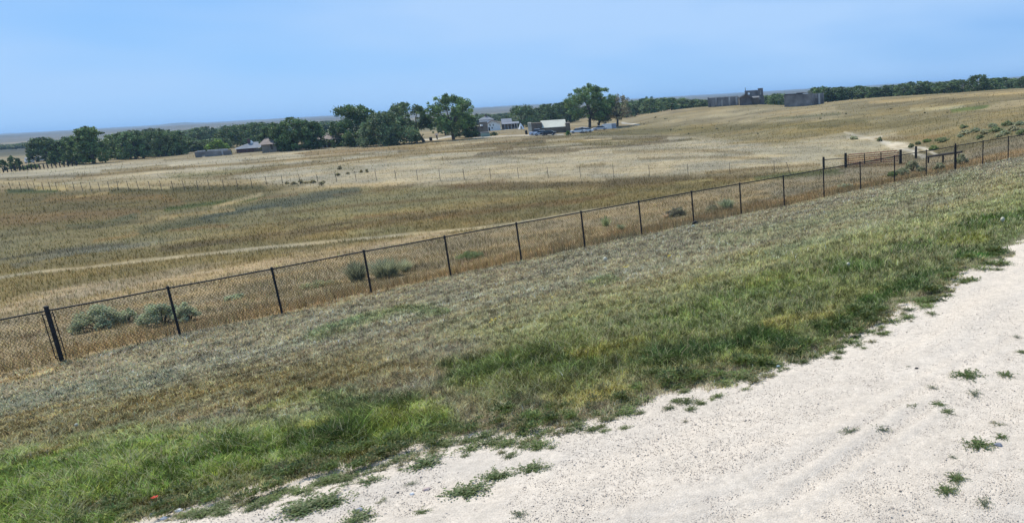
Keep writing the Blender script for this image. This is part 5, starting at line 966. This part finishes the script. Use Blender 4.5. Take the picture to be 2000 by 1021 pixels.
flower(1222, 530, 4, yel, 'cluster of small yellow flowers on the slope below the fence, left one', nf=7, sp=1.6); flower(1308, 508, 4, yel, 'cluster of small yellow flowers on the slope below the fence, right one', nf=6, sp=1.6)
flower(965, 634, 5, yel, 'yellow flowering tuft in the middle of the slope', nf=8, sp=2.2); flower(1078, 590, 4, yel, 'single yellow bloom on the slope right of the flowering tuft', nf=2, sp=.5)
for px, py, wp, lab in [(1657, 526, 7, 'round white puffball in the green grass by the far bend of the road'), (1958, 438, 8, 'white puffball in the dark grass at the upper right'), (1183, 513, 8, 'white puffball on the grey slope below the fence'), (152, 838, 6, 'pale puffball in the brown grass at left')]:
    P = at(px, py); r_ = px2m(P, wp)/2; o = MB(); o.tube([(0, 0, -.01), (0, 0, r_*.3), (0, 0, r_*.9), (0, 0, r_*1.6), (0, 0, r_*2.1), (0, 0, r_*2.3)], [r_*.3, r_*.6, r_, r_*.95, r_*.55, r_*.05], 10); o = o.build('puffball', puff, smooth=True, loc=P+Vector((0, 0, .045))); tag(o, lab, 'mushroom')
P = at(1357, 438); e = empty('litter', P, 0, 'dark crumpled litter lying at the foot of a fence post at mid right', 'litter'); rg = np.random.default_rng(8); s_ = px2m(P, 11)/2; o = MB()
o.tube([(-s_, 0, .0), (-s_*.5, 0, s_*.5), (s_*.3, .05, s_*.8), (s_, 0, s_*.4), (s_*1.3, 0, .0)], [s_*.1, s_*.5, s_*.7, s_*.5, s_*.1], 7); o.build('dark_bag', darkg, e)
P = at(1354, 442); o = MB(); r_ = px2m(P, 4); o.tube([(-r_, 0, 0), (0, 0, r_*.3), (r_, 0, .01)], [r_*.2, r_*.6, r_*.2], 6); tag(o.build('crumpled_paper', mat('pale_green_paper', (.55, .68, .60), .7, .1, 10), loc=P), 'pale crumpled paper in front of the dark litter by the fence post', 'litter')
hb = MB(); hb.box(-16500, 16500, -16500, 16500, -26, 75); ho = hb.build('haze', None)
m = bpy.data.materials.new('haze'); m.use_nodes = True; t = m.node_tree; t.nodes.clear()
pv = t.nodes.new('ShaderNodeVolumePrincipled'); pv.inputs['Density'].default_value = 1.4e-4; pv.inputs['Color'].default_value = (.42, .68, 1, 1); pv.inputs['Anisotropy'].default_value = .1
mo = t.nodes.new('ShaderNodeOutputMaterial'); t.links.new(pv.outputs[0], mo.inputs['Volume']); ho.data.materials.append(m); tag(ho, kind='stuff')
